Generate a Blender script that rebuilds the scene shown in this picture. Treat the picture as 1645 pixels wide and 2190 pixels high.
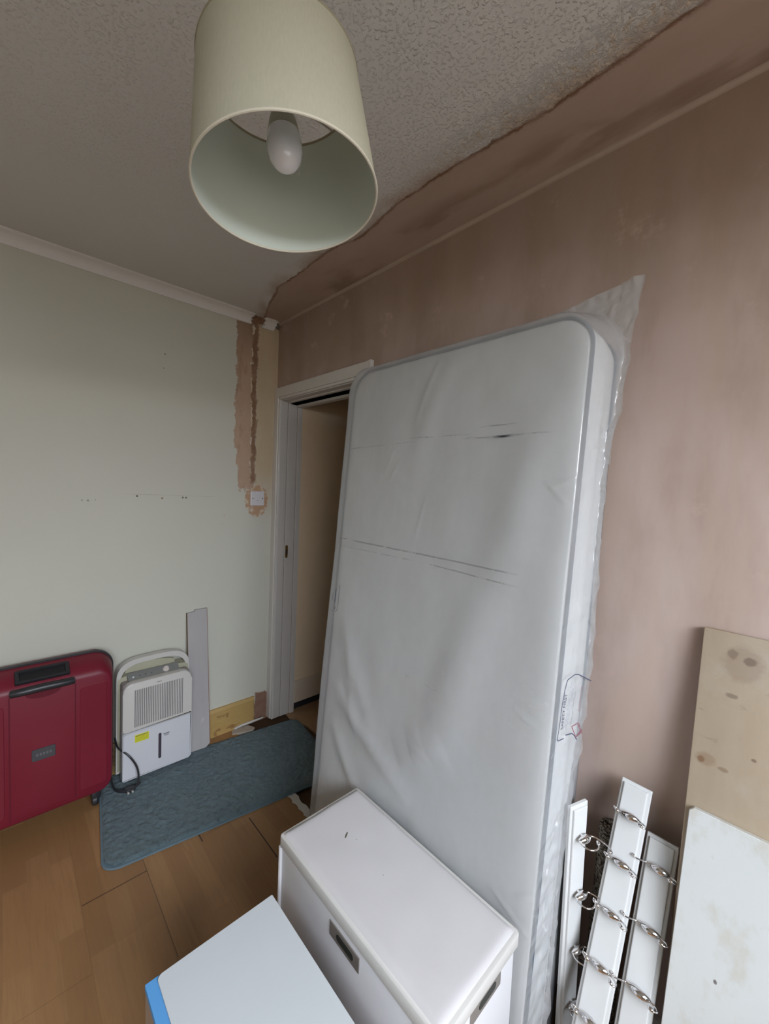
import bpy, bmesh, math, random
from mathutils import Vector, Matrix, noise as mnoise
random.seed(7)
S = bpy.context.scene
for o in list(bpy.data.objects):
    bpy.data.objects.remove(o)
COL = S.collection

# ------------------------------------------------------------------ camera
CAM = Vector((2.3018, -1.2288, 1.4713))
Rt = Vector((0.68349463, 0.72869788, 0.04283088))
Up = Vector((-0.07090294, 0.0078771, 0.99745212))
Fw = Vector((-0.72650386, 0.68479, -0.05705078))
cd = bpy.data.cameras.new('camera')
cam = bpy.data.objects.new('camera', cd)
COL.objects.link(cam)
M4 = Matrix((Rt, Up, -Fw)).transposed().to_4x4()
M4.translation = CAM
cam.matrix_world = M4
cd.sensor_fit = 'HORIZONTAL'
cd.sensor_width = 36.0
cd.lens = 36.0 * 870.0 / 1645.0
cd.clip_start = 0.02
S.camera = cam

# ------------------------------------------------------------------ world and light
EXPOSURE = 0.12
S.view_settings.view_transform = 'Standard'
S.view_settings.look = 'None'
S.view_settings.exposure = EXPOSURE
S.view_settings.gamma = 1.0
S.view_settings.use_curve_mapping = False
W = bpy.data.worlds.new('overcast_sky')
S.world = W
W.use_nodes = True
wn = W.node_tree
wn.nodes.clear()
wo = wn.nodes.new('ShaderNodeOutputWorld')
wb = wn.nodes.new('ShaderNodeBackground')
wr = wn.nodes.new('ShaderNodeValToRGB')
wt = wn.nodes.new('ShaderNodeTexCoord')
ws = wn.nodes.new('ShaderNodeSeparateXYZ')
wn.links.new(wt.outputs['Generated'], ws.inputs[0])
wn.links.new(ws.outputs['Z'], wr.inputs[0])
wr.color_ramp.elements[0].position = 0.0
wr.color_ramp.elements[0].color = (0.72, 0.68, 0.61, 1)
wr.color_ramp.elements[1].position = 0.12
wr.color_ramp.elements[1].color = (0.78, 0.88, 1.0, 1)
wn.links.new(wr.outputs[0], wb.inputs[0])
wb.inputs[1].default_value = 2.7
wn.links.new(wb.outputs[0], wo.inputs[0])

ld = bpy.data.lights.new('window_daylight', 'AREA')
ld.shape = 'RECTANGLE'
ld.size = 3.0
ld.size_y = 2.0
ld.energy = 385.0
ld.color = (0.84, 0.905, 1.0)
lo = bpy.data.objects.new('window_daylight', ld)
COL.objects.link(lo)
lo.location = (4.35, -1.35, 2.65)
lo.rotation_euler = (Vector((-1.0, 0.05, -0.85))).to_track_quat('-Z', 'Y').to_euler()

# ------------------------------------------------------------------ node helpers
class NB:
    def __init__(s, name):
        s.m = bpy.data.materials.new(name)
        s.m.use_nodes = True
        s.t = s.m.node_tree
        s.t.nodes.clear()
        s.out = s.t.nodes.new('ShaderNodeOutputMaterial')
        s.b = s.t.nodes.new('ShaderNodeBsdfPrincipled')
        s.t.links.new(s.b.outputs[0], s.out.inputs[0])
        s._tc = None
        s._sep = None
    def n(s, k, **kw):
        x = s.t.nodes.new(k)
        for a, b in kw.items():
            setattr(x, a, b)
        return x
    def put(s, sock, v):
        if isinstance(v, bpy.types.NodeSocket):
            s.t.links.new(v, sock)
        elif isinstance(v, (tuple, list)) and len(v) == 3 and sock.type == 'RGBA':
            sock.default_value = (*v, 1)
        else:
            sock.default_value = v
    def obj(s):
        if not s._tc:
            s._tc = s.n('ShaderNodeTexCoord')
        return s._tc.outputs['Object']
    def xyz(s):
        if not s._sep:
            s._sep = s.n('ShaderNodeSeparateXYZ')
            s.put(s._sep.inputs[0], s.obj())
        return s._sep.outputs[0], s._sep.outputs[1], s._sep.outputs[2]
    def mt(s, op, a, b=0.0, c=0.0, clamp=False):
        x = s.n('ShaderNodeMath', operation=op, use_clamp=clamp)
        s.put(x.inputs[0], a); s.put(x.inputs[1], b); s.put(x.inputs[2], c)
        return x.outputs[0]
    def add(s, a, b): return s.mt('ADD', a, b)
    def sub(s, a, b): return s.mt('SUBTRACT', a, b)
    def mul(s, a, b): return s.mt('MULTIPLY', a, b)
    def mx(s, a, b): return s.mt('MAXIMUM', a, b)
    def mn(s, a, b): return s.mt('MINIMUM', a, b)
    def step(s, v, e0, e1):
        x = s.n('ShaderNodeMapRange', interpolation_type='SMOOTHSTEP')
        s.put(x.inputs[0], v); s.put(x.inputs[1], e0); s.put(x.inputs[2], e1)
        return x.outputs[0]
    def ramp(s, v, e0, e1, o0=0.0, o1=1.0):
        x = s.n('ShaderNodeMapRange')
        s.put(x.inputs[0], v); s.put(x.inputs[1], e0); s.put(x.inputs[2], e1)
        s.put(x.inputs[3], o0); s.put(x.inputs[4], o1)
        return x.outputs[0]
    def noise(s, scale=5.0, detail=4.0, rough=0.5, st=(1, 1, 1), off=(0, 0, 0), dist=0.0):
        mp = s.n('ShaderNodeMapping')
        s.put(mp.inputs[0], s.obj())
        mp.inputs['Scale'].default_value = st
        mp.inputs['Location'].default_value = off
        x = s.n('ShaderNodeTexNoise')
        s.put(x.inputs['Vector'], mp.outputs[0])
        x.inputs['Scale'].default_value = scale
        x.inputs['Detail'].default_value = detail
        x.inputs['Roughness'].default_value = rough
        x.inputs['Distortion'].default_value = dist
        return x.outputs[0]
    def voro(s, scale=5.0, st=(1, 1, 1), feature='F1', out='Distance', rnd=1.0):
        mp = s.n('ShaderNodeMapping')
        s.put(mp.inputs[0], s.obj())
        mp.inputs['Scale'].default_value = st
        x = s.n('ShaderNodeTexVoronoi', feature=feature)
        s.put(x.inputs['Vector'], mp.outputs[0])
        x.inputs['Scale'].default_value = scale
        x.inputs['Randomness'].default_value = rnd
        return x.outputs[out]
    def mix(s, f, a, b):
        x = s.n('ShaderNodeMix', data_type='RGBA')
        s.put(x.inputs[0], f); s.put(x.inputs[6], a); s.put(x.inputs[7], b)
        return x.outputs[2]
    def bump(s, h, strength=0.3, dist=0.002, normal=None):
        x = s.n('ShaderNodeBump')
        s.put(x.inputs['Height'], h)
        x.inputs['Strength'].default_value = strength
        x.inputs['Distance'].default_value = dist
        if normal is not None:
            s.put(x.inputs['Normal'], normal)
        s.t.links.new(x.outputs[0], s.b.inputs['Normal'])
        return x.outputs[0]
    def box(s, v, a, b, soft):
        return s.mul(s.step(v, a - soft, a + soft), s.sub(1.0, s.step(v, b - soft, b + soft)))
    def fin(s, col=None, rough=0.6, spec=0.5, metal=0.0):
        if col is not None: s.put(s.b.inputs['Base Color'], col)
        s.put(s.b.inputs['Roughness'], rough)
        s.b.inputs['Specular IOR Level'].default_value = spec
        s.b.inputs['Metallic'].default_value = metal
        return s.m

def simple(name, col, rough=0.5, spec=0.5, metal=0.0, var=0.06, sc=12.0, bump=0.0, bsc=200.0, bd=0.0005):
    m = NB(name)
    dark = tuple(c * (1 - var) for c in col)
    lite = tuple(min(1, c * (1 + var)) for c in col)
    c = m.mix(m.noise(sc, 5, 0.6), dark, lite)
    if bump > 0:
        m.bump(m.noise(bsc, 3), bump, bd)
    return m.fin(c, rough, spec, metal)

# ------------------------------------------------------------------ geometry helpers
def tag(o, label=None, cat=None, group=None, kind=None):
    if label: o['label'] = label
    if cat: o['category'] = cat
    if group: o['group'] = group
    if kind: o['kind'] = kind
    return o
def empty(name, loc=(0, 0, 0), rot=(0, 0, 0), **kw):
    o = bpy.data.objects.new(name, None)
    o.empty_display_size = 0.05
    COL.objects.link(o)
    o.location = loc
    o.rotation_euler = rot
    tag(o, **kw)
    return o
def link(name, bm, mat, parent=None, smooth=False, ang=35, loc=None, rot=None):
    me = bpy.data.meshes.new(name)
    bmesh.ops.recalc_face_normals(bm, faces=bm.faces)
    bm.to_mesh(me)
    bm.free()
    if isinstance(mat, (list, tuple)):
        for k in mat: me.materials.append(k)
    else:
        me.materials.append(mat)
    if smooth:
        me.shade_smooth()
        try: me.set_sharp_from_angle(angle=math.radians(ang))
        except Exception: pass
    o = bpy.data.objects.new(name, me)
    COL.objects.link(o)
    if parent: o.parent = parent
    if loc: o.location = loc
    if rot: o.rotation_euler = rot
    return o
def B():
    return bmesh.new()
def abox(bm, x0, x1, y0, y1, z0, z1, bev=0.0, seg=2, mi=0):
    vs = [bm.verts.new((x, y, z)) for x in (x0, x1) for y in (y0, y1) for z in (z0, z1)]
    fs = []
    for q in ((0, 1, 3, 2), (4, 6, 7, 5), (0, 4, 5, 1), (2, 3, 7, 6), (0, 2, 6, 4), (1, 5, 7, 3)):
        f = bm.faces.new([vs[i] for i in q]); f.material_index = mi; fs.append(f)
    if bev > 0:
        es = set()
        for f in fs: es.update(f.edges)
        bmesh.ops.bevel(bm, geom=list(es), offset=bev, segments=seg, affect='EDGES', profile=0.5)
    return bm
def prism(bm, pts, axis, a, b, bev=0.0, seg=2):
    """extrude a 2D outline along axis (0,1,2) from a to b; pts are the two other coords in order"""
    def P(p, t):
        if axis == 0: return (t, p[0], p[1])
        if axis == 1: return (p[0], t, p[1])
        return (p[0], p[1], t)
    va = [bm.verts.new(P(p, a)) for p in pts]
    vb = [bm.verts.new(P(p, b)) for p in pts]
    fs = [bm.faces.new(va), bm.faces.new(vb[::-1])]
    n = len(pts)
    for i in range(n):
        fs.append(bm.faces.new((va[i], vb[i], vb[(i + 1) % n], va[(i + 1) % n])))
    if bev > 0:
        es = [e for f in fs[:2] for e in f.edges]
        bmesh.ops.bevel(bm, geom=es, offset=bev, segments=seg, affect='EDGES', profile=0.5)
    return bm
def rrect(x0, x1, y0, y1, r, n=8):
    """rounded rectangle outline, r may be a list for corners (x1y1, x0y1, x0y0, x1y0)"""
    rs = r if isinstance(r, (list, tuple)) else [r] * 4
    out = []
    for (cx, cy, a0, rr) in ((x1, y1, 0, rs[0]), (x0, y1, 90, rs[1]), (x0, y0, 180, rs[2]), (x1, y0, 270, rs[3])):
        sx = 1 if cx == x1 else -1
        sy = 1 if cy == y1 else -1
        for i in range(n + 1):
            a = math.radians(a0 + 90 * i / n)
            out.append((cx - sx * rr + rr * math.cos(a), cy - sy * rr + rr * math.sin(a)))
    return out
def tube(bm, pts, rad, n=10, closed=False, cap=True):
    pts = [Vector(p) for p in pts]
    rr = rad if isinstance(rad, (list, tuple)) else [rad] * len(pts)
    N = len(pts)
    rings = []
    up = None
    for i, p in enumerate(pts):
        if closed: d = pts[(i + 1) % N] - pts[i - 1]
        else: d = pts[min(i + 1, N - 1)] - pts[max(i - 1, 0)]
        d.normalize()
        if up is None:
            up = Vector((0, 0, 1)) if abs(d.z) < 0.9 else Vector((1, 0, 0))
        a = d.cross(up)
        if a.length < 1e-6: a = d.cross(Vector((0.3, 1, 0.2)))
        a.normalize()
        b = a.cross(d); b.normalize()
        up = b
        rings.append([bm.verts.new(p + rr[i] * (math.cos(2 * math.pi * k / n) * a + math.sin(2 * math.pi * k / n) * b)) for k in range(n)])
    for i in range(N if closed else N - 1):
        A, Bq = rings[i], rings[(i + 1) % N]
        for k in range(n):
            bm.faces.new((A[k], A[(k + 1) % n], Bq[(k + 1) % n], Bq[k]))
    if cap and not closed:
        bm.faces.new(rings[0][::-1]); bm.faces.new(rings[-1])
    return bm
def spline(pts, n=8):
    """Catmull-Rom through points of any dimension"""
    P = [Vector(p) for p in pts]
    out = []
    for i in range(len(P) - 1):
        p0 = P[max(i - 1, 0)]; p1 = P[i]; p2 = P[i + 1]; p3 = P[min(i + 2, len(P) - 1)]
        for k in range(n):
            t = k / n
            out.append(0.5 * ((2 * p1) + (p2 - p0) * t + (2 * p0 - 5 * p1 + 4 * p2 - p3) * t * t + (3 * p1 - p0 - 3 * p2 + p3) * t ** 3))
    out.append(P[-1])
    return out
def lathe(bm, prof, n=48, center=(0, 0, 0), axis=None):
    """prof = list of (r, h)"""
    c = Vector(center)
    ez = Vector(axis or (0, 0, 1)).normalized()
    ex = Vector((0, 1, 0)).cross(ez).normalized()
    ey = ez.cross(ex)
    rings = []
    for r, h in prof:
        if r < 1e-6:
            rings.append([bm.verts.new(c + h * ez)])
        else:
            rings.append([bm.verts.new(c + h * ez + r * (math.cos(2 * math.pi * k / n) * ex + math.sin(2 * math.pi * k / n) * ey)) for k in range(n)])
    for A, Bq in zip(rings[:-1], rings[1:]):
        for k in range(n):
            k2 = (k + 1) % n
            if len(A) == 1 and len(Bq) == 1: continue
            if len(A) == 1: bm.faces.new((A[0], Bq[k2], Bq[k]))
            elif len(Bq) == 1: bm.faces.new((A[k], A[k2], Bq[0]))
            else: bm.faces.new((A[k], A[k2], Bq[k2], Bq[k]))
    return bm
def text_obj(name, txt, size, mat, parent, mtx, extr=0.0):
    cu = bpy.data.curves.new(name, 'FONT')
    cu.body = txt; cu.size = size; cu.extrude = extr
    cu.align_x = 'CENTER'; cu.align_y = 'CENTER'
    tmp = bpy.data.objects.new(name + '_tmp', cu)
    COL.objects.link(tmp)
    dg = bpy.context.evaluated_depsgraph_get()
    me = bpy.data.meshes.new_from_object(tmp.evaluated_get(dg))
    bpy.data.objects.remove(tmp)
    me.name = name
    me.materials.clear(); me.materials.append(mat)
    me.transform(mtx)
    o = bpy.data.objects.new(name, me)
    COL.objects.link(o)
    o.parent = parent
    return o

# ------------------------------------------------------------------ materials: the shell
PL = (0.40, 0.265, 0.19)        # bare pink gypsum plaster
def mat_green_wall():
    m = NB('pale_green_paint')
    x, y, z = m.xyz()
    base = m.mix(m.noise(1.6, 3), (0.545, 0.53, 0.45), (0.60, 0.585, 0.505))
    rag = m.add(m.mul(m.sub(m.noise(9, 6, 0.75), 0.5), 0.09), m.mul(m.sub(m.noise(38, 4, 0.7), 0.5), 0.028))
    yn = m.add(y, rag)
    zn = m.add(z, m.mul(m.sub(m.noise(14, 5, 0.7, off=(3, 1, 5)), 0.5), 0.10))
    # yellowed strip beside the corner, bare plaster strip, cable chase
    beige = m.mul(m.step(m.add(y, m.mul(rag, 0.4)), -0.135, -0.125), m.step(zn, 1.20, 1.62))
    bcol = m.mix(m.noise(7, 6, 0.7, st=(1, 3, 1)), (0.56, 0.44, 0.285), (0.46, 0.32, 0.185))
    bcol = m.mix(m.mul(m.step(m.noise(22, 5, 0.6, st=(1, 1, 0.4)), 0.52, 0.70), 0.35), bcol, (0.56, 0.50, 0.37))
    c = m.mix(m.mul(beige, 0.85), base, bcol)
    left = m.ramp(z, 1.35, 1.8, -0.222, -0.258)
    strip = m.mul(m.mul(m.step(m.sub(yn, left), -0.002, 0.002), m.sub(1.0, m.step(m.add(y, m.mul(rag, 0.5)), -0.139, -0.128))), m.step(m.add(zn, m.mul(rag, 1.2)), 1.425, 1.445))
    pc = m.mix(m.noise(6, 6, 0.65, st=(1, 2, 1)), (0.40, 0.26, 0.175), (0.53, 0.385, 0.285))
    pc = m.mix(m.mul(m.step(m.noise(9, 5, 0.65, st=(1, 1.6, 0.6), off=(6, 1, 3)), 0.52, 0.66), 0.6), pc, (0.31, 0.19, 0.12))
    c = m.mix(strip, c, pc)
    top = m.mul(strip, m.step(m.add(z, m.mul(m.noise(10, 4), 0.1)), 2.18, 2.42))
    c = m.mix(m.mul(top, 0.5), c, (0.20, 0.12, 0.075))
    ch = m.mul(m.box(m.add(y, m.mul(rag, 0.85)), -0.161, -0.130, 0.006), m.step(zn, 1.46, 1.5))
    c = m.mix(m.mul(ch, m.ramp(m.noise(8, 5, 0.7, off=(1, 9, 2)), 0.35, 0.55, 0.5, 1.0)), c, (0.225, 0.125, 0.07))
    fl = m.mul(m.box(m.add(y, m.mul(rag, 0.8)), -0.166, -0.158, 0.002), m.mul(m.step(m.noise(11, 4, off=(7, 7, 7)), 0.5, 0.53), m.step(z, 1.5, 1.6)))
    c = m.mix(fl, c, (0.62, 0.55, 0.43))
    # broken halo round the blank plate
    dy = m.mul(m.sub(y, -0.117), 1.0)
    dz = m.mul(m.sub(z, 1.368), 0.80)
    d = m.mt('SQRT', m.add(m.mul(dy, dy), m.mul(dz, dz)))
    dn = m.add(d, m.mul(m.sub(m.noise(16, 6, 0.75, off=(4, 4, 1)), 0.5), 0.10))
    halo = m.sub(1.0, m.step(dn, 0.070, 0.076))
    hc = m.mix(m.step(m.noise(30, 4, off=(2, 8, 2)), 0.5, 0.66), (0.46, 0.27, 0.155), (0.60, 0.50, 0.38))
    c = m.mix(m.mul(halo, 0.9), c, hc)
    # faint scrapes
    scr = m.mul(m.box(m.add(y, m.mul(rag, 0.6)), -0.322, -0.308, 0.004), m.box(z, 1.19, 1.33, 0.03))
    c = m.mix(m.mul(scr, m.mul(m.step(m.noise(20, 4), 0.48, 0.6), 0.45)), c, (0.50, 0.36, 0.25))
    # shelf line and plugs holes
    ln = m.mul(m.box(m.add(z, m.mul(m.sub(y, -0.55), 0.012)), 1.3885, 1.3905, 0.0012), m.box(y, -0.82, -0.38, 0.05))
    c = m.mix(m.mul(ln, m.ramp(m.noise(9, 3), 0.35, 0.65, 0.15, 0.75)), c, (0.22, 0.21, 0.17))
    spots = [(-0.963, 1.36, .0045), (-0.941, 1.359, .006), (-0.912, 1.361, .0035), (-0.743, 1.383, .0062), (-0.63, 1.374, .0065), (-0.531, 1.379, .006), (-0.515, 1.3785, .006), (-0.625, 2.10, .006), (-0.63, 2.03, .004)]
    for k, (sy, sz, sr) in enumerate(spots):
        a = m.sub(y, sy); b = m.sub(z, sz)
        dd = m.mt('SQRT', m.add(m.mul(a, a), m.mul(b, b)))
        dd = m.add(dd, m.mul(m.sub(m.noise(150, 2), 0.5), 0.004))
        c = m.mix(m.mul(m.sub(1.0, m.step(dd, sr * 0.55, sr)), 0.9 if k in (3, 4, 5, 6) else 0.55), c, (0.075, 0.055, 0.045) if k != 4 else (0.25, 0.13, 0.07))
    # raw patch behind the broken end of the skirting
    raw = m.mul(m.step(yn, -0.105, -0.095), m.sub(1.0, m.step(zn, 0.165, 0.175)))
    c = m.mix(raw, c, m.mix(m.noise(25, 4), (0.17, 0.085, 0.055), (0.33, 0.20, 0.14)))
    h = m.add(m.mul(m.noise(180, 3), 0.25), m.add(m.mul(m.noise(14, 3), 0.5), m.add(m.mul(strip, -1.2), m.add(m.mul(halo, -1.0), m.mul(ch, -3.0)))))
    m.bump(h, 0.35, 0.0016)
    return m.fin(c, 0.62, 0.35)
def mat_ceiling():
    m = NB('artex_ceiling_paint')
    x, y, z = m.xyz()
    base = m.mix(m.noise(2.0, 3), (0.60, 0.585, 0.56), (0.65, 0.635, 0.61))
    e = m.add(m.mul(m.mx(m.sub(0.42, x), 0.0), 0.33), -0.238)
    e = m.add(e, m.mul(m.sub(m.noise(2.6, 3, 0.5, off=(1.2, 0, 0)), 0.5), 0.10))
    fine = m.add(m.mul(m.sub(m.noise(22, 6, 0.75), 0.5), 0.030), m.mul(m.sub(m.noise(90, 3), 0.5), 0.006))
    d = m.sub(m.add(y, fine), e)          # >0 : bare plaster
    bare = m.step(d, -0.001, 0.002)
    pc = m.mix(m.noise(3.2, 5, 0.6, st=(1, 2.2, 1)), (0.36, 0.255, 0.20), (0.47, 0.355, 0.295))
    dk = m.mul(m.step(m.noise(2.6, 4, 0.55, st=(1, 3, 1), off=(5.3, 2, 0)), 0.50, 0.66), m.step(y, -0.19, -0.10))
    pc = m.mix(m.mul(dk, 0.6), pc, (0.235, 0.145, 0.10))
    # soft brown damp just outside the edge, then the dark rim
    halo = m.mul(m.step(m.add(d, m.mul(m.noise(7, 4, off=(0, 3, 0)), 0.05)), -0.055, 0.03), m.step(m.noise(4.5, 4, off=(9, 3, 0)), 0.38, 0.6))
    c = m.mix(m.mul(halo, 0.75), base, (0.37, 0.25, 0.17))
    flake = m.mul(m.mul(m.box(d, -0.075, -0.002, 0.012), m.step(x, 1.25, 1.7)), m.step(m.noise(60, 5, 0.7), 0.50, 0.56))
    c = m.mix(m.mul(flake, 0.8), c, (0.60, 0.50, 0.40))
    c = m.mix(bare, c, pc)
    rim = m.mul(m.box(d, -0.004, 0.007, 0.005), m.ramp(m.noise(9, 3, off=(3, 3, 3)), 0.35, 0.6, 0.25, 0.9))
    c = m.mix(rim, c, (0.20, 0.10, 0.055))
    # stippled relief
    v = m.noise(120, 3, 0.5, dist=0.15)
    v = m.step(v, 0.50, 0.70)
    big = m.step(m.noise(5, 3), 0.3, 0.6)
    amp = m.mul(m.sub(1.0, bare), m.mul(m.ramp(x, 0.5, 1.35, 0.10, 1.0), m.ramp(big, 0.0, 1.0, 0.45, 1.0)))
    peel = m.mul(m.mul(m.box(d, -0.10, 0.0, 0.02), m.step(x, 1.2, 1.7)), m.step(m.noise(42, 6, 0.75, dist=0.8), 0.46, 0.56))
    h = m.add(m.mul(v, amp), m.add(m.mul(m.noise(7, 4), 0.5), m.add(m.mul(bare, -0.35), m.mul(peel, 1.3))))
    m.bump(h, 0.6, 0.004)
    return m.fin(c, 0.75, 0.25)
def mat_pink_wall():
    m = NB('bare_gypsum_plaster')
    x, y, z = m.xyz()
    a = m.noise(1.5, 5, 0.6, st=(1.5, 1, 0.7))
    c = m.mix(a, (0.51, 0.385, 0.33), (0.61, 0.495, 0.45))
    tr = m.noise(3.2, 5, 0.6, st=(1.3, 1, 0.42), off=(2, 0, 1))      # trowel strokes, mostly upright
    c = m.mix(m.mul(m.step(tr, 0.40, 0.64), 0.42), c, (0.31, 0.21, 0.15))
    c = m.mix(m.mul(m.step(m.noise(2.4, 5, 0.6, st=(2.2, 1, 0.5), off=(8, 0, 4)), 0.48, 0.60), 0.62), c, (0.53, 0.41, 0.33))
    # drying plaster plus shade, both painted in as darkening towards ceiling and corner
    damp_shade = m.mx(m.step(m.add(z, m.mul(m.noise(2.2, 4), 0.9)), 2.0, 2.9), m.mul(m.step(m.add(z, m.mul(m.noise(3, 4), 0.7)), 2.1, 2.6), m.sub(1.0, m.step(x, 0.6, 1.9))))
    c = m.mix(m.mul(damp_shade, 0.62), c, (0.225, 0.14, 0.09))
    bl = m.mul(m.step(m.noise(7, 6, 0.7, off=(3, 3, 3)), 0.58, 0.70), 0.45)
    c = m.mix(bl, c, (0.60, 0.45, 0.385))
    h = m.add(m.mul(m.noise(5, 4), 0.5), m.mul(m.noise(120, 3), 0.08))
    m.bump(h, 0.2, 0.002)
    return m.fin(c, m.ramp(m.noise(4, 3), 0.3, 0.7, 0.5, 0.72), 0.3)
def mat_laminate():
    m = NB('beech_laminate')
    x, y, z = m.xyz()
    # staves 0.0656 wide, three to a 0.197 board; staggered ends
    def cell(v, w): return m.mt('FLOOR', m.mul(v, 1.0 / w))
    yy = m.add(y, 0.250 + 3.94)
    row = cell(yy, 0.19667 / 3)
    rnd = lambda v, k: m.mt('FRACT', m.mul(m.mt('SINE', m.add(m.mul(v, 12.9898), k)), 43758.545))
    xx = m.add(x, m.mul(rnd(row, 1.7), 0.55))
    colm = cell(xx, 0.34)
    idv = rnd(m.add(m.mul(row, 3.71), m.mul(colm, 7.13)), 0.4)
    c = m.mix(idv, (0.25, 0.128, 0.052), (0.335, 0.182, 0.078))
    g = m.noise(9, 5, 0.6, st=(0.7, 9, 1), dist=0.4)
    c = m.mix(m.mul(m.step(g, 0.4, 0.7), 0.35), c, (0.20, 0.10, 0.045))
    c = m.mix(m.mul(m.noise(3, 4, st=(1, 3, 1)), 0.35), c, (0.35, 0.195, 0.085))
    dark = (0.045, 0.022, 0.010)
    fy = m.mt('FRACT', m.mul(yy, 1.0 / 0.19667))
    bl = m.mx(m.sub(1.0, m.step(fy, 0.003, 0.010)), m.step(fy, 0.990, 0.997))
    c = m.mix(m.mul(bl, m.ramp(m.noise(2.5, 2), 0.40, 0.65, 0.0, 0.14)), c, dark)
    sy = m.mt('FRACT', m.mul(yy, 3.0 / 0.19667))
    c = m.mix(m.mul(m.mx(m.sub(1.0, m.step(sy, 0.004, 0.02)), m.step(sy, 0.98, 0.996)), 0.04), c, dark)
    def seg(x0, x1, y0, y1, s):
        return m.mul(m.mul(m.box(x, x0, x1, 0.0008), m.box(y, y0, y1, 0.0008)), s)
    for q in ((0.673, 0.677, -1.04, -0.843, 0.9), (0.60, 1.05, -0.8450, -0.8415, 0.6), (0.688, 0.94, -0.4495, -0.4445, 1.0),
              (0.622, 0.680, -0.6445, -0.640, 1.0), (0.654, 0.657, -0.643, -0.447, 0.35), (1.02, 1.45, -1.2410, -1.2375, 0.5),
              (0.93, 0.932, -1.238, -1.045, 0.4)):
        c = m.mix(seg(*q), c, dark)
    m.bump(m.add(m.mul(bl, -1.0), m.mul(g, 0.15)), 0.2, 0.0008)
    return m.fin(c, m.ramp(m.noise(5, 3), 0.3, 0.7, 0.30, 0.42), 0.45)

M_green = mat_green_wall()
M_ceil = mat_ceiling()
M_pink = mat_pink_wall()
M_lam = mat_laminate()
M_white_gloss = simple('white_gloss_wood_paint', (0.60, 0.57, 0.53), 0.35, 0.5, var=0.05, sc=6, bump=0.15, bsc=60)
M_jamb = simple('off_white_lining_paint', (0.54, 0.50, 0.46), 0.45, 0.4, var=0.07, sc=5, bump=0.12, bsc=60)
M_cove = simple('white_coving_paint', (0.74, 0.72, 0.69), 0.6, 0.3, var=0.04, bump=0.15, bsc=80)
M_hall = simple('hall_cream_paint', (0.70, 0.54, 0.37), 0.6, 0.3, var=0.05)
M_black = simple('black_plastic', (0.022, 0.022, 0.025), 0.4, 0.5, var=0.1)
M_void = simple('dark_subfloor_grime', (0.045, 0.028, 0.018), 0.85, 0.2, var=0.5, sc=20, bump=0.6, bsc=40, bd=0.004)
M_plainwall = simple('pale_green_paint_plain', (0.60, 0.585, 0.51), 0.62, 0.35, var=0.03)

# ------------------------------------------------------------------ shell
HC = 2.432
RX, RY = 3.3, -3.0
def struct(name, bm, mat, parent=None, smooth=False):
    o = link(name, bm, mat, parent, smooth)
    if parent is None: o['kind'] = 'structure'
    return o
bm = B(); abox(bm, 0, RX, RY, -0.238, -0.010, 0.0); struct('floor', bm, M_lam)
M_sub = NB('old_dark_underfloor'); 
_c = M_sub.mix(M_sub.noise(12, 6, 0.7), (0.045, 0.024, 0.013), (0.11, 0.06, 0.032)); M_sub.bump(M_sub.noise(30, 4), 0.5, 0.003); M_sub = M_sub.fin(_c, 0.8, 0.2)
bm = B(); abox(bm, -0.15, RX + 0.15, RY - 0.15, 1.6, -0.06, -0.012); struct('floor_sub', bm, M_sub)
M_lamh = NB('hall_laminate')
_c = M_lamh.mix(M_lamh.noise(6, 5, 0.6, st=(0.7, 7, 1)), (0.30, 0.175, 0.09), (0.40, 0.25, 0.14)); M_lamh = M_lamh.fin(_c, 0.4, 0.4)
bm = B(); prism(bm, [(0.02, 0.095), (0.12, 0.085), (0.26, 0.125), (0.9, 0.13), (0.9, 1.6), (0.02, 1.6)], 2, -0.010, 0.0); struct('floor_hall', bm, M_lamh)

bm = B(); abox(bm, -0.12, 0.0, RY, 0.0, -0.012, HC); struct('wall_left', bm, M_green)
bm = B(); abox(bm, -0.12, RX + 0.12, RY, 0.0, HC, HC + 0.1); struct('ceiling', bm, M_ceil)
DX0, DX1, DZ, WT = 0.04, 0.825, 1.985, 0.14
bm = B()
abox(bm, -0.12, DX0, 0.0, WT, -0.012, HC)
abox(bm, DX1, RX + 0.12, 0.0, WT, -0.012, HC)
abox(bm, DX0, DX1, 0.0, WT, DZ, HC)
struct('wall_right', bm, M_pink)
# plastered-over angle between ceiling and wall
bm = B()
cv = [(0.0, HC), (-0.011, HC)] + [(-0.011 + 0.011 * (1 - math.cos(a)), HC - 0.011 * math.sin(a)) for a in [math.radians(t) for t in (18, 36, 54, 72)]] + [(0.0, HC - 0.011)]
prism(bm, [(p[0] - 0.0, p[1]) for p in cv], 0, 0.0, RX)
M_angle = simple('pale_plaster_angle', (0.40, 0.305, 0.245), 0.6, 0.3, var=0.10, sc=8, bump=0.2, bsc=40)
struct('trim_1', bm, M_angle, smooth=True)
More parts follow.
